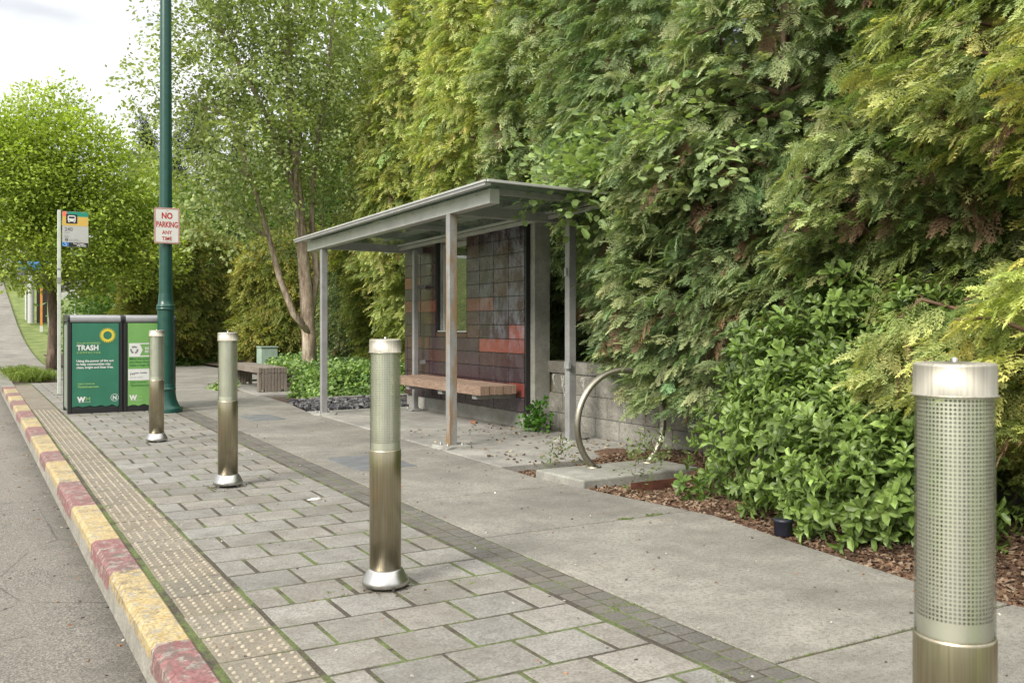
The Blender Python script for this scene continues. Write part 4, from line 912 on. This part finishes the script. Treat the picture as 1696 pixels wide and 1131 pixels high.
# --- retaining wall of split-face blocks
rw = empty('retaining_wall', (0, 0, 0), label='low grey split-face block wall with stained courses behind the bike ring', cat='wall')
r_ = np.random.RandomState(5); m = MB()
def rough_block(m, x, y0, y1, z0, z1, amp):
    ny, nz = 7, 4; v = []
    for a in range(nz + 1):
        for b_ in range(ny + 1):
            e = (a in (0, nz)) or (b_ in (0, ny)); v.append((x + (.003 if e else -r_.uniform(0, amp)), y0 + .004 + (y1 - y0 - .008) * b_ / ny, z0 + .003 + (z1 - z0 - .006) * a / nz))
    m.add(v, [(a * (ny + 1) + b_, (a + 1) * (ny + 1) + b_, (a + 1) * (ny + 1) + b_ + 1, a * (ny + 1) + b_ + 1) for a in range(nz) for b_ in range(ny)], False)
    m.box(x + .004, x + .22, y0 + .004, y1 - .004, z0 + .003, z1 - .003)
for c_ in range(3):
    y = 3.0 + (.2 if c_ % 2 else 0)
    while y < 8.6:
        ye = min(y + .405, 8.95); rough_block(m, 5.555, y, ye, -.02 + c_ * .215, -.02 + (c_ + 1) * .215, .010); y = ye
m.build('blocks', M['block'], rw)
MB().box(5.572, 5.76, 3.01, 8.94, -.02, .62).build('mortar_core', M['jointdirt'], rw)
m = MB(); y = 3.1
while y < 8.6:
    ye = min(y + .405, 8.95); rough_block(m, 5.535, y, ye, .625, .755, .006); y = ye
m.build('cap_blocks', M['block'], rw)
# pale lime streaks that ran down the blocks
m = MB(); r2 = random.Random(9)
for (y, z1, L_, w_) in ((7.35, .60, .42, .055), (8.42, .60, .22, .10), (8.62, .61, .12, .05), (8.05, .60, .14, .10), (6.9, .60, .10, .05)):
    n = 12; v = []
    for k in range(n + 1):
        t = k / n; ww = w_ * (1 - t) * r2.uniform(.6, 1.1) + .006; yo = .015 * math.sin(5 * t) ; v += [(5.5405, y - ww / 2 + yo, z1 - L_ * t), (5.5405, y + ww / 2 + yo, z1 - L_ * t)]
    m.add(v, [(2 * k + 2, 2 * k + 3, 2 * k + 1, 2 * k) for k in range(n)])
n_ = NT('lime_streak'); tr = n_.n.new('ShaderNodeBsdfTransparent'); mx = n_.n.new('ShaderNodeMixShader'); n_.col((.62, .61, .54)).set(.9); n_.L(n_.ramp(n_.noise(22, 6, .7), [(.40, 0.0), (.60, .75)]), mx.inputs[0]); n_.L(tr.outputs[0], mx.inputs[1]); n_.L(n_.b.outputs[0], mx.inputs[2]); n_.L(mx.outputs[0], n_.n['Material Output'].inputs[0])
m.build('lime_streaks', n_.m, rw)
# --- bike ring
br = empty('bike_rack', (4.595, 6.13, .018), label='round steel tube bike hoop bolted to its own concrete pad', cat='bike rack')
P = []; Rr = .432; a0 = math.asin(.275 / Rr); cz = Rr * math.cos(a0)
for k in range(65):
    a = a0 + (2 * math.pi - 2 * a0) * k / 64; P.append((-Rr * math.sin(a), 0, cz - Rr * math.cos(a)))
MB().tube(P, .0255, 20).build('hoop', M['steel'], br)
for sx in (-.275, .275):
    MB().lathe([(.062, -.002), (.062, .008), (.03, .012)], 24, (sx, 0)).build('flange', M['steel_tube'], br)
m = MB()
for sx in (-.275, .275):
    for k in range(4): m.mark().lathe([(.008, .008), (.008, .018)], 6, (sx + .048 * math.cos(k * 1.57 + .7), .048 * math.sin(k * 1.57 + .7)))
m.split('bolt', M['bolt'], br)
tag(MB().box(4.15, 5.5, 5.42, 5.426, -.09, .012).build('bed_edging_strip', simple('rusty_steel', (.10, .035, .02), .8, 0, .4, 20)), 'thin rusty steel edging strip set in the bark mulch near the hoop', 'edging')
# --- bullet uplighter under the bush
ul = empty('landscape_light', (4.02, 3.84, -.04), R_(50), label='small dark blue-black garden uplighter under the leafy bush', cat='garden light')
nb_ = simple('navy_plastic', (.014, .016, .026), .5)
MB().lathe([(.045, 0), (.05, .01), (.052, .075), (.056, .078), (.056, .092), (.048, .094)], 24).build('housing', nb_, ul)
MB().lathe([(.030, .088), (.030, .097)], 16, (0, 0)).build('lens', M['black'], ul)
# --- utility cabinet, far kiosk and signs up the path
uc = empty('utility_cabinet', (6.15, 22.6, -.1), label='small pale green utility cabinet half sunk in ivy', cat='utility cabinet')
pg = simple('pale_green_cabinet', (.27, .36, .29), .55, 0, .15, 6)
MB().box(0, .42, 0, .4, 0, .66).build('box', pg, uc, bevel=.02); MB().box(-.015, .435, -.02, .42, .665, .70).build('lid', pg, uc, bevel=.01)
def pole_at(name, x, y, h, r, mat, **k):
    o = empty(name, (x, y, terr(x, y)), **k); return o
ky = 45.0; kz = terr(0, ky); 
k_ = empty('information_kiosk', (2.05, ky, kz), label='distant kiosk of pale posts under a blue header with white disc', cat='kiosk')
MB().lathe([(.13, 0), (.13, 2.25)], 14, (.36, 0)).build('post', M['lightgrey'], k_); MB().box(.58, .98, -.05, .1, 0, 2.25).build('dark_panel', simple('dark_brown_panel', (.02, .014, .012), .6), k_)
MB().lathe([(.06, 0), (.06, 2.25)], 12, (1.15, .1)).build('post', M['poleg'], k_)
MB().box(-.15, 1.45, -.15, .2, 2.26, 2.62).build('header', simple('blue_header', (.02, .20, .50), .4), k_, bevel=.1, seg=4)
m = MB(); ring(m, [(.98 + .15 * math.cos(a), 2.45 + .13 * math.sin(a)) for a in [k * .314 for k in range(20)]], [(.98 + .07 * math.cos(a), 2.45 + .06 * math.sin(a)) for a in [k * .314 for k in range(20)]], -.152); m.build('emblem', M['white'], k_)
mk = empty('marker_post', (2.62, 42.0, terr(2, 42.0)), label='slim orange utility marker post before the distant kiosk', cat='marker post')
MB().box(-.04, .04, -.03, .03, .25, 2.1).build('orange_pole', simple('orange_plastic', (.62, .26, .06), .5), mk); MB().box(-.05, .05, -.035, .035, 0, .24).build('base', M['white'], mk)
gp_ = empty('sign_post', (3.0, 43.5, terr(3, 43.5)), label='thin grey-green post just right of the distant kiosk', cat='post')
MB().box(-.035, .035, -.035, .035, 0, 2.5).build('pole', M['poleg'], gp_); MB().box(-.05, .05, -.05, .05, 2.5, 2.53).build('cap', M['poleg'], gp_)
sbx = empty('signal_box', (1.93, 46, terr(2, 46)), label='small dark crossing signal box with red lamp beside the kiosk', cat='signal')
MB().lathe([(.05, 0), (.05, 2.2)], 10, (.35, 0)).build('pole', M['poleg'], sbx); MB().box(.0, .30, -.1, .15, 1.55, 2.35).build('housing', M['inkgrey'], sbx, bevel=.03); MB().lathe([(.08, 0), (.08, .02)], 14).build('lamp', M['signred'], sbx, loc=(.15, -.12, 1.72)).rotation_euler = (R_(90), 0, 0)
es = empty('exit_sign', (3.35, 38, terr(3, 38)), label='white road sign with black EXIT lettering half behind the street tree', cat='sign')
plate(MB(), rounded(.95, .70, .04), 0, .01, 0, (.15, 1.95)).build('sign_plate', M['signwhite'], es); m = MB(); text_into(m, 'EXIT', -.02, 1.68, .30, 0, .008, -.003); rect(m, -.30, .60, 1.98, 2.0, -.003); m.build('lettering', M['black'], es); MB().lathe([(.04, 0), (.04, 1.65)], 10, (.15, .05)).build('pole', M['poleg'], es)
# --- little things lying about
def blob(name, loc, s, c, label, cat, seed=1, rough=.8):
    r = random.Random(seed); m = MB(); n, k = 10, 6; v = []
    for i in range(k + 1):
        for j in range(n):
            th = math.pi * i / k; a = 2 * math.pi * j / n; e = 1 + r.uniform(-.22, .22); v.append((s[0] * math.sin(th) * math.cos(a) * e, s[1] * math.sin(th) * math.sin(a) * e, s[2] * (1 + math.cos(th) * e)))
    m.add(v, [(i * n + j, i * n + (j + 1) % n, (i + 1) * n + (j + 1) % n, (i + 1) * n + j) for i in range(k) for j in range(n)], True)
    return tag(m.build(name, simple(name + '_mat', c, rough, 0, .3, 40), loc=loc), label, cat)
blob('brown_stone', (.30, 3.62, -.13), (.022, .013, .011), (.16, .06, .04), 'small brown stone lying alone on the asphalt near the kerb', 'stone', 2)
blob('white_litter', (1.98, 5.98, .0), (.045, .018, .009), (.72, .70, .64), 'crumpled white scrap of paper on the paving stones', 'litter', 3)
blob('rock', (4.72, 2.38, -.04), (.14, .06, .045), (.40, .19, .10), 'orange-brown garden rock under the hedge behind the closest bollard', 'rock', 6)
m = MB(); m.box(-.09, .09, -.03, .03, 0, .028); o = m.build('brick', simple('old_brick', (.26, .13, .08), .9, 0, .4, 30), loc=(5.10, 9.66, .005), bevel=.006); o.rotation_euler = (0, 0, R_(65)); tag(o, 'old broken brick lying on the shelter slab by the wall', 'brick')
for i, (x, y, s_) in enumerate(((5.02, 8.05, .012), (4.98, 6.75, .02), (4.6, 6.45, .02), (2.9, 5.1, .008), (3.35, 6.15, .007))):
    pass
# ------------------------------------------------------------------ vegetation
GOLD_A, GOLD_B = (.27, .33, .08), (.76, .74, .26)
BLUE_A, BLUE_B = (.18, .25, .105), (.54, .63, .36)
OLIV_A, OLIV_B = (.19, .24, .06), (.40, .43, .12)
HG = 'cypress hedge behind the pavement'; V2 = math.radians(215)
# near hedge row over the block wall, every tree its own mesh
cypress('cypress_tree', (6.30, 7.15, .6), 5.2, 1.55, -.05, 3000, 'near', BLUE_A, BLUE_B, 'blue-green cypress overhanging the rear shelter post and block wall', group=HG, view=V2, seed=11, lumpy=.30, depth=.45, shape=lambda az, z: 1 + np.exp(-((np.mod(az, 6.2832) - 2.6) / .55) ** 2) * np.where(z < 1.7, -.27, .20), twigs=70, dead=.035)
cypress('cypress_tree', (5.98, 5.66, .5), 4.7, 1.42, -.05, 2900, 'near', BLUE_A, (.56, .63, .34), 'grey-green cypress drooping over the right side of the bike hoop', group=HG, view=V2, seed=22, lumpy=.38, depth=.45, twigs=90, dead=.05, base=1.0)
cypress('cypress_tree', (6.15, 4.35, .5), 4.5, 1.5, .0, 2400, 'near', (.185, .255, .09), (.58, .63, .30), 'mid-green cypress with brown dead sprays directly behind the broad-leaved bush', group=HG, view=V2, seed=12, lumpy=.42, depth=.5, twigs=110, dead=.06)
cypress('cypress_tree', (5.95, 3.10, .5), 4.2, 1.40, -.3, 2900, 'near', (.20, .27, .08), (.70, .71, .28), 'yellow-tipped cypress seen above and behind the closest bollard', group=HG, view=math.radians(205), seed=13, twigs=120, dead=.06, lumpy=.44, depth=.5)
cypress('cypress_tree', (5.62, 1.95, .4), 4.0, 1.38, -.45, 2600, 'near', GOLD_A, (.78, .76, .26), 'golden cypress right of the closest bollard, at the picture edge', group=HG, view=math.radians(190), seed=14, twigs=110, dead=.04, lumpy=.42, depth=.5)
cypress('cypress_tree', (7.15, 9.15, .5), 6.6, 1.40, .1, 2800, 'mid', BLUE_A, BLUE_B, 'blue-green cypress rising right behind the shelter roof', group=HG, view=V2, seed=15, twigs=60, dead=.03)
cypress('cypress_tree', (7.6, 11.2, .4), 8.2, 1.50, .1, 3200, 'mid', (.20, .27, .11), (.60, .67, .36), 'tall pale green cypress directly behind the shelter wall', group=HG, view=V2, seed=16, twigs=40, dead=.03)
g1 = cypress('cypress_tree', (7.75, 13.3, .2), 9.4, 1.55, .1, 3600, 'mid', (.30, .36, .10), (.90, .92, .42), 'tall golden yellow cypress left of the shelter roof peak', group=HG, view=math.radians(225), seed=17, twigs=30)
def again(src, loc, rz, s, label, h=1.0):
    c = copy_tree(src); c.location = loc; c.rotation_euler = (0, 0, rz); c.scale = (s, s, s * h); c['label'] = label; return c
again(g1, (7.7, 15.9, .1), .5, .95, 'golden cypress behind the pale tree trunk, next past the shelter')
g2 = cypress('cypress_tree', (8.3, 18.4, .1), 7.6, 1.6, .1, 2600, 'far', OLIV_A, (.62, .62, .17), 'olive-gold cypress behind the leafy crown of the pale-trunked tree', group=HG, view=math.radians(225), seed=18, twigs=20)
d1 = cypress('cypress_bush', (7.7, 24.2, -.05), 3.9, 1.7, .05, 2600, 'far', (.20, .24, .06), (.56, .52, .14), 'dark olive cypress bush behind the far ivy strip, above the cabinet', group='low dark cypresses beyond the side path', view=math.radians(225), seed=19, twigs=10, taper=.4)
again(d1, (5.55, 28.2, .0), .6, 1.05, 'olive cypress bush behind the second bollard, left of the cabinet')
d2 = cypress('cypress_bush', (9.6, 22.2, -.05), 4.4, 1.5, .05, 2000, 'far', (.15, .21, .09), (.42, .48, .24), 'blue-green cypress bush between the cabinet and the pale trunk', group='low dark cypresses beyond the side path', view=math.radians(225), seed=20, twigs=10, taper=.4)
again(d2, (8.2, 20.3, -.05), 1.0, .9, 'low blue-green cypress right behind the grey wooden bench')
again(d1, (10.2, 18.6, 0), .9, 1.3, 'olive cypress deep behind the hedge row beside the shelter')
for i, (x, y, s, l) in enumerate(((9.6, 7.6, 1.0, 'rear cypress glimpsed through gaps above the block wall'), (10.2, 10.4, 1.05, 'rear cypress glimpsed between the trees behind the shelter wall'), (9.0, 5.0, .8, 'rear cypress glimpsed through the hedge above the broad-leaved bush'), (8.6, 2.6, .75, 'rear cypress glimpsed through the golden hedge by the closest bollard'))):
    again(g2 if i % 2 else d2, (x, y, .5), i * .7, s, l, 1.0 if i % 2 else 1.7)
# broad-leaved bush in front of the hedge
rs = np.random.RandomState(2); WH = [whorl(rs, 9, .088, .038, .11) for _ in range(6)]
bush_l = [(4.95, 4.62, .30, .55, .50, .55), (4.85, 4.15, .30, .62, .55, .50), (4.72, 3.62, .22, .58, .50, .46), (4.68, 3.32, .22, .50, .36, .44), (5.05, 4.55, .80, .45, .42, .40), (5.1, 3.85, .72, .48, .45, .48), (5.0, 3.45, .62, .38, .30, .42), (5.25, 4.35, 1.22, .34, .30, .34), (5.2, 3.75, 1.12, .28, .28, .28)]
leafy('broadleaf_bush', (-.06, 0, -.02), bush_l, 1750, WH, (.075, .14, .025), (.27, .38, .10), 'bushy green shrub with oval leaves spilling over the mulch', 'shrub', seed=31, jit=.38, shell=.62, scale=.96, up_bias=.35, view=(-1, -.8, .4), limbs=90, bark='twig', limb_r=.005, trunk=[([(5.1, 4.0, 0), (5.1, 4.0, .3), (5.12, 4.05, .8)], [.03, .02, .008]), ([(4.95, 3.4, 0), (4.9, 3.4, .35)], [.02, .01]), ([(5.05, 4.5, 0), (5.0, 4.55, .4)], [.02, .01])])
# climber with large pale leaves over the hedge
BR = []
for _ in range(5):
    V = []; T = []
    for i in range(7):
        t = i / 6; p = np.array([rs.normal(0, .03), .5 * t, -.12 * t * t]); a = (1 if i % 2 else -1) * .9; d = np.array([math.sin(a), math.cos(a) * .8, rs.uniform(-.5, .1)])
        V.append(leaf_v(p + unit(d) * .03, d, np.array([0, 0, 1.]) + rs.normal(0, .25, 3), rs.uniform(.08, .125), rs.uniform(.06, .09), .08, .15)); T += [rs.uniform(.2, 1)] * 16
    BR.append((np.concatenate(V), np.array(T)))
leafy('climber', (0, 0, 0), [(5.05, 7.1, 2.42, .40, .75, .16), (4.85, 6.2, 2.58, .35, .60, .18), (4.85, 5.5, 2.50, .3, .4, .16), (5.15, 7.6, 2.48, .42, .6, .16)], 210, BR, (.16, .25, .07), (.42, .54, .22), 'pale large-leaved climber trailing over the cypress by the shelter roof', 'climber', seed=33, shell=.8, scale=.82, up_bias=-.1, view=(-1, -.7, .6), limbs=110, bark='twig', limb_r=.006, trunk=[([(6.0, 6.4, .7), (5.7, 6.4, 1.6), (5.5, 6.5, 2.1)], [.015, .012, .006])])
# blossom sprays of the climber
# ivy
def ivy_leaf(rs):
    V = []; T = []
    for i in range(9):
        p = np.array([rs.normal(0, .07), rs.normal(0, .07), rs.uniform(-.03, .03)]); d = np.array([rs.normal(0, 1), rs.normal(0, 1), -.2]); nrm = np.array([rs.normal(0, .35), rs.normal(0, .35), 1.]); V.append(leaf_v(p, d, nrm, rs.uniform(.045, .075), rs.uniform(.05, .07), .05, .1)); T += [rs.uniform(0, 1)] * 16
    return np.concatenate(V), np.array(T)
IV = [ivy_leaf(rs) for _ in range(6)]
def ivy(name, area, n, hf, label, seed, cat='ivy', ca=(.07, .15, .03), cb=(.31, .45, .11), scale=1.0, accept=None):
    rs = np.random.RandomState(seed); x = rs.uniform(area[0], area[1], n); y = rs.uniform(area[2], area[3], n)
    k = np.array([accept(a, b) if accept else True for a, b in zip(x, y)]); x, y = x[k], y[k]; n = len(x); z = np.array([hf(a, b) for a, b in zip(x, y)]) + rs.uniform(-.05, .03, n)
    up = np.stack([rs.normal(-.35, .3, n), rs.normal(-.35, .3, n), np.ones(n)], -1); d = np.stack([rs.normal(0, 1, n), rs.normal(0, 1, n), rs.normal(0, .25, n)], -1); v = rs.uniform(.75, 1.3, (n, 1))
    V, Q, C = instance(IV, np.stack([x, y, z], -1), frames(d, up), rs.uniform(.8, 1.25, n) * scale, rs, np.array(ca) * v, np.array(cb) * v, .25); o = quad_mesh(name, V, Q, C, M['leaf']); return tag(o, label, cat)
def bank(x, y): return max(0, min(.36, .36 * min(1, (y - 13.72) / .9))) * min(1, max(0, (x - (4.55 if y < 15 else 4.85)) / .25)) + .03 * math.sin(5 * x) * math.sin(4 * y)
o = ivy('ivy_bed', (4.5, 8.2, 13.72, 19.2), 3400, bank, 'knee-high bright ivy mass round the pale trunk and behind the gravel', 41, accept=lambda x, y: x > 4.55 + (0.35 if y > 15 else 0) + (0.12 * (y - 15.5) if y > 15.5 else 0))
o = ivy('ivy_strip', (3.6, 9.5, 26.6, 28.6), 1900, lambda x, y: max(0, min(.42, (y - 26.6) * .8)) + .05 * math.sin(2 * x), 'distant low ivy strip along the far edge of the side path', 42, scale=1.5)
ivy('ivy_strip', (6.0, 9.2, 20.0, 22.4), 900, lambda x, y: max(0, min(.35, .35)) , 'ivy around the pale green utility cabinet', 43, scale=1.3, accept=lambda x, y: y < 19.6 + (x - 4.3) * .86 - .2)
ivy('ivy_clump', (3.75, 4.10, 16.6, 17.3), 30, lambda x, y: .06, 'small ivy clump creeping onto the walk left of the bench', 44, ca=(.09, .18, .03), cb=(.26, .38, .08))
# kale-like weed at the wall foot
leafy('leafy_weed', (5.28, 8.52, .0), [(0, 0, .16, .13, .15, .17), (-.06, .12, .10, .09, .10, .10)], 46, IV, (.05, .15, .02), (.16, .34, .05), 'bright green leafy weed at the foot of the shelter wall', 'weed', seed=46, scale=.62, shell=.7, limbs=0, up_bias=.3)
# tall pale-trunked tree
rs = np.random.RandomState(6); BT = [twigleaf(rs, 17, .080, .058, .34, .10) for _ in range(6)]
bx, by = 5.55, 17.0
tr = [([(0, 0, 0), (-.03, 0, .9), (-.08, .02, 1.8), (-.16, .0, 2.7), (-.22, .05, 3.6), (-.34, .05, 4.8), (-.40, .1, 6.2), (-.42, .1, 8)], [.145, .13, .12, .105, .09, .075, .055, .03]),
      ([(-.02, -.06, .95), (-.36, -.10, 1.35), (-.62, -.12, 2.0), (-.80, -.1, 2.7), (-1.1, -.1, 3.7), (-1.5, -.1, 4.8)], [.065, .06, .055, .045, .036, .016]),
      ([(.02, .05, 1.2), (.14, .05, 2.1), (.06, .1, 3.0), (.10, .1, 4.2), (.35, .1, 5.6), (.5, .1, 7.2)], [.065, .062, .058, .05, .04, .016]),
      ([(-.20, 0, 3.4), (-.5, 0, 4.1), (-.85, .0, 5.0), (-1.5, .1, 6.2), (-1.9, .1, 7)], [.05, .045, .035, .025, .012]),
      ([(-.1, 0, 2.0), (-.24, -.05, 2.9), (-.30, -.05, 3.8), (-.1, 0, 5.2)], [.045, .04, .03, .012]),
      ([(.35, .2, .2), (.42, .25, 1.4), (.30, .25, 2.8), (.36, .2, 4.2)], [.02, .018, .014, .008])]
lob = [(-.3, 0, 6.2, 1.9, 1.5, 1.6), (-1.4, -.1, 5.6, 1.35, 1.2, 1.5), (-1.9, 0, 4.2, 1.1, 1.1, 1.1), (.7, 0, 5.2, 1.3, 1.2, 1.4), (-.9, -.4, 4.2, 1.2, .9, 1.0), (.5, .1, 3.9, 1.0, .8, .9), (-1.5, .1, 3.1, .9, .8, .6), (-2.6, .1, 5.3, .55, .6, .6), (-.7, -.1, 7.6, 1.9, 1.3, 1.2), (-.1, .6, 3.1, .9, .6, .6), (-1.8, -.1, 6.9, 1.1, 1, 1.0)]
leafy('leafy_tree', (bx, by, 0), lob, 2600, BT, (.21, .28, .09), (.46, .53, .22), 'tall loose-crowned tree with pale forked trunk rising from the ivy', 'tree', seed=51, shell=.9, trunk=tr, limbs=190, bark='bark_pale', limb_r=.008, up_bias=-.15, scale=.95)
# lime green street tree
ST = [twigleaf(rs, 18, .085, .05, .42, .13, .45) for _ in range(6)]
sx, sy = 1.87, 26.0
tr = [([(0, 0, -.05), (.0, 0, .5), (.03, 0, 1.2), (-.02, 0, 1.9), (.0, 0, 2.6)], [.17, .125, .115, .11, .09]), ([(0, 0, 2.3), (.25, 0, 3.1), (.45, 0, 4.4), (.4, 0, 5.8)], [.07, .06, .04, .01]), ([(0, 0, 2.2), (-.4, 0, 3.0), (-.8, 0, 4.2), (-.6, 0, 6)], [.07, .05, .04, .01]), ([(0, 0, 1.9), (-.7, -.1, 2.7), (-1.5, -.2, 3.6)], [.05, .04, .01]), ([(.02, 0, 2.0), (.8, -.1, 2.9), (1.6, -.2, 3.8)], [.05, .04, .01])]
lob = [(-.15, 0, 5.15, 1.35, 1.3, 1.35), (-.9, -.2, 4.6, 1.3, 1.3, 1.2), (.9, -.1, 4.7, 1.3, 1.3, 1.2), (1.6, 0, 3.9, 1.2, 1.1, .9), (-1.5, -.1, 3.6, 1.2, 1.2, 1.0), (2.1, -.1, 2.95, .9, .9, .6), (.7, -.5, 3.2, 1.2, .9, .9), (-.6, -.5, 2.9, 1.1, .8, .7), (1.2, -.3, 2.3, .8, .7, .4), (.1, 0, 6.5, .4, .4, .4), (-.35, 0, 6.45, .3, .3, .35), (-1.3, 0, 5.4, .8, .8, .7), (2.4, 0, 3.7, .5, .5, .35)]
leafy('street_tree', (sx, sy, 0), lob, 3600, ST, (.28, .39, .06), (.58, .68, .14), 'bright lime green street tree standing in the kerbside planting pit', 'tree', seed=52, shell=.6, trunk=tr, limbs=170, bark='bark', limb_r=.009, up_bias=.1, view=(-.1, -1, 0), flat=.5, scale=1.2)
# shrubs and trees beyond
MT = [twigleaf(rs, 13, .11, .075, .4, .15) for _ in range(5)]
sh1 = leafy('dark_shrub', (5.0, 31.5, .05), [(0, 0, 1.2, 1.6, 1.2, 1.3), (-1.2, 0, .9, 1.1, 1.0, 1.0), (1.0, 0, 2.0, 1.2, 1, 1.2)], 900, MT, (.05, .11, .022), (.18, .30, .07), 'dark green shrub behind the compactors, under the lime tree', 'shrub', 'broad-leaved growth past the side path', seed=61, view=(-.2, -1, 0), limbs=20, limb_r=.008, trunk=[([(0, 0, 0), (0, 0, .8)], [.06, .04])])
again(sh1, (4.9, 33.5, .1), .3, .95, 'dark green shrub just right of the street tree trunk')
again(sh1, (7.3, 35.0, .2), .3, 1.9, 'tall dark green tree mass behind the no parking sign', 1.1)
again(sh1, (11.0, 31.5, .2), 1.2, 2.2, 'large dark tree behind the cypress bushes and the leafy tree', 1.2)
again(sh1, (8.6, 29.8, .2), .8, 1.3, 'dark shrub between lamp post and olive cypress bush')
again(sh1, (6.8, 40, 1.0), 2.2, 1.2, 'dark shrub on the lawn behind the exit sign')
again(sh1, (14.5, 24.5, .2), 2.2, 2.6, 'deep green tree closing the view behind the pale trunk', 1.3)
WT = [twigleaf(rs, 16, .10, .03, .45, .13) for _ in range(5)]
leafy('willowy_shrub', (4.9, 28.4, .0), [(0, 0, 1.0, 1.1, .8, 1.0), (.9, 0, 1.5, .9, .7, .9), (-.7, 0, .6, .8, .6, .6), (.6, 0, .6, 1.2, .7, .6)], 620, WT, (.14, .18, .045), (.42, .47, .15), 'loose yellow-green narrow-leaved shrub left of the lamp post', 'shrub', 'broad-leaved growth past the side path', seed=62, view=(-.2, -1, 0), limbs=50, limb_r=.006, up_bias=.5)
sh2 = leafy('hill_tree', (7.5, 46, 1.0), [(0, 0, 5.0, 2.6, 2, 2.6), (-1.9, 0, 3.8, 1.8, 1.6, 1.8), (1.9, 0, 4.2, 2, 1.6, 2.0), (0, 0, 2.0, 2.6, 1.6, 1.8)], 1200, MT, (.12, .18, .045), (.36, .45, .13), 'rounded mid-green tree on the rise between lime tree and lamp post', 'tree', 'trees on the rise', seed=63, scale=1.7, view=(-.2, -1, 0), limbs=30, limb_r=.02, trunk=[([(0, 0, 0), (0, 0, 2), (.1, 0, 4.5)], [.25, .2, .08])])
again(sh2, (14, 50, 1.5), 1.0, 1.15, 'broad green tree on the rise behind the lamp post')
again(sh2, (3.2, 62, 3.4), 2.0, 1.0, 'green tree crown far up the slope behind the lime tree')
again(sh2, (20, 44, 1.0), 2.0, 1.5, 'large green tree on the rise right of the lamp post')
again(sh2, (-2.5, 75, 4), 2.6, 1.1, 'green tree far up the path at the left picture edge')
again(sh2, (13.9, 33, 0), .4, 1.75, 'very tall green tree filling the gap behind the pale trunk')
again(sh2, (17.5, 28, 0), 1.4, 1.9, 'very tall green tree behind the golden cypress row')
sp_ = cypress('spruce_tree', (13.2, 64, 3.2), 13.8, 2.6, 1, 700, 'far', (.03, .055, .03), (.09, .13, .075), 'dark pointed spruce on the skyline beside the lamp post', 'spruce tree', 'skyline conifers', view=math.radians(260), seed=71, scale=3.0, taper=.98, twigs=0, lumpy=.5, droop=-.4)
again(sp_, (10.5, 68, 3.2), 1, .92, 'dark conifer on the skyline just left of the pointed spruce'); again(sp_, (17.5, 70, 3.0), 2, .98, 'dark conifer on the skyline right behind the lamp post')
# house on the slope
hs = empty('house', (-3.2, 70, 5.0), label='distant house with brown eave glimpsed through the lime tree', cat='house')
wc = simple('pale_house_wall', (.42, .38, .36), .8); MB().box(0, 9, 0, 7, -3, 6.4).build('wall', wc, hs)
m = MB(); m.add([(-.8, -.9, 6.4), (9.8, -.9, 6.4), (9.8, 8, 6.4), (-.8, 8, 6.4), (-.8, -.9, 6.75), (9.8, -.9, 6.75), (9.8, 8, 6.75), (-.8, 8, 6.75), (1.5, 3.5, 8.6), (7.5, 3.5, 8.6)], [(0, 1, 5, 4), (1, 2, 6, 5), (2, 3, 7, 6), (3, 0, 4, 7), (3, 2, 1, 0), (4, 5, 9, 8), (5, 6, 9), (6, 7, 8, 9), (7, 4, 8)]); m.build('roof', simple('brown_roof', (.075, .05, .04), .85, 0, .3, 3), hs)
for wx_ in (1.2, 4, 6.8): w_ = MB().box(wx_, wx_ + 1.2, -.06, -.002, 3.8, 5.2).build('window', M['white'], hs); MB().box(wx_ + .1, wx_ + 1.1, -.075, -.062, 3.9, 5.1).build('pane', M['black'], w_)
# kerbside grass clumps
def clump(name, c, r, n, h, label, seed):
    rs = np.random.RandomState(seed); pts = [(c[0] + rs.normal(0, r[0]), c[1] + rs.normal(0, r[1]), 0, 1) for _ in range(n)]; o = tufts(name, pts, seed, h, 16, .05, (.09, .15, .02), (.28, .36, .07), .006, droop=1.0); return tag(o, label, 'ornamental grass', 'grass clumps in the planting pit')
clump('grass_clump', (1.22, 21.3), (.17, .22), 50, .36, 'arching green grass clump closest to the painted kerb end', 81); clump('grass_clump', (1.05, 23.6), (.16, .3), 45, .32, 'smaller grass clump behind the first, at the kerb', 82)
# weeds by the bike pad
WD = [twigleaf(rs, 12, .045, .018, .16, .03) for _ in range(4)]
for i, (x, y, h, l) in enumerate(((4.33, 5.42, .22, 'spindly pale green weed before the bike pad corner'), (4.52, 5.62, .20, 'tall thin weed beside the right foot of the bike hoop'), (4.10, 5.30, .16, 'short spindly weed at the walk edge'), (4.75, 5.35, .18, 'wispy weed in the mulch near the bush'), (4.2, 6.42, .08, 'tiny green weed in the slot between slab and bike pad'))):
    leafy('weed', (x, y, -.03), [(0, 0, h * .8, .07, .07, h * .8)], 12, WD, (.09, .14, .04), (.24, .31, .11), l, 'weed', 'weeds in the mulch', seed=90 + i, scale=.9, limbs=4, bark='twig', limb_r=.003, up_bias=.9)
leafy('bush_seedling', (4.32, 4.95, -.02), [(0, 0, .12, .12, .12, .12)], 9, WH, (.07, .14, .025), (.22, .33, .08), 'small leafy shoot in the mulch left of the big bush', 'seedling', seed=97, scale=.8, limbs=0)
# dead brown sprays hanging in the hedge
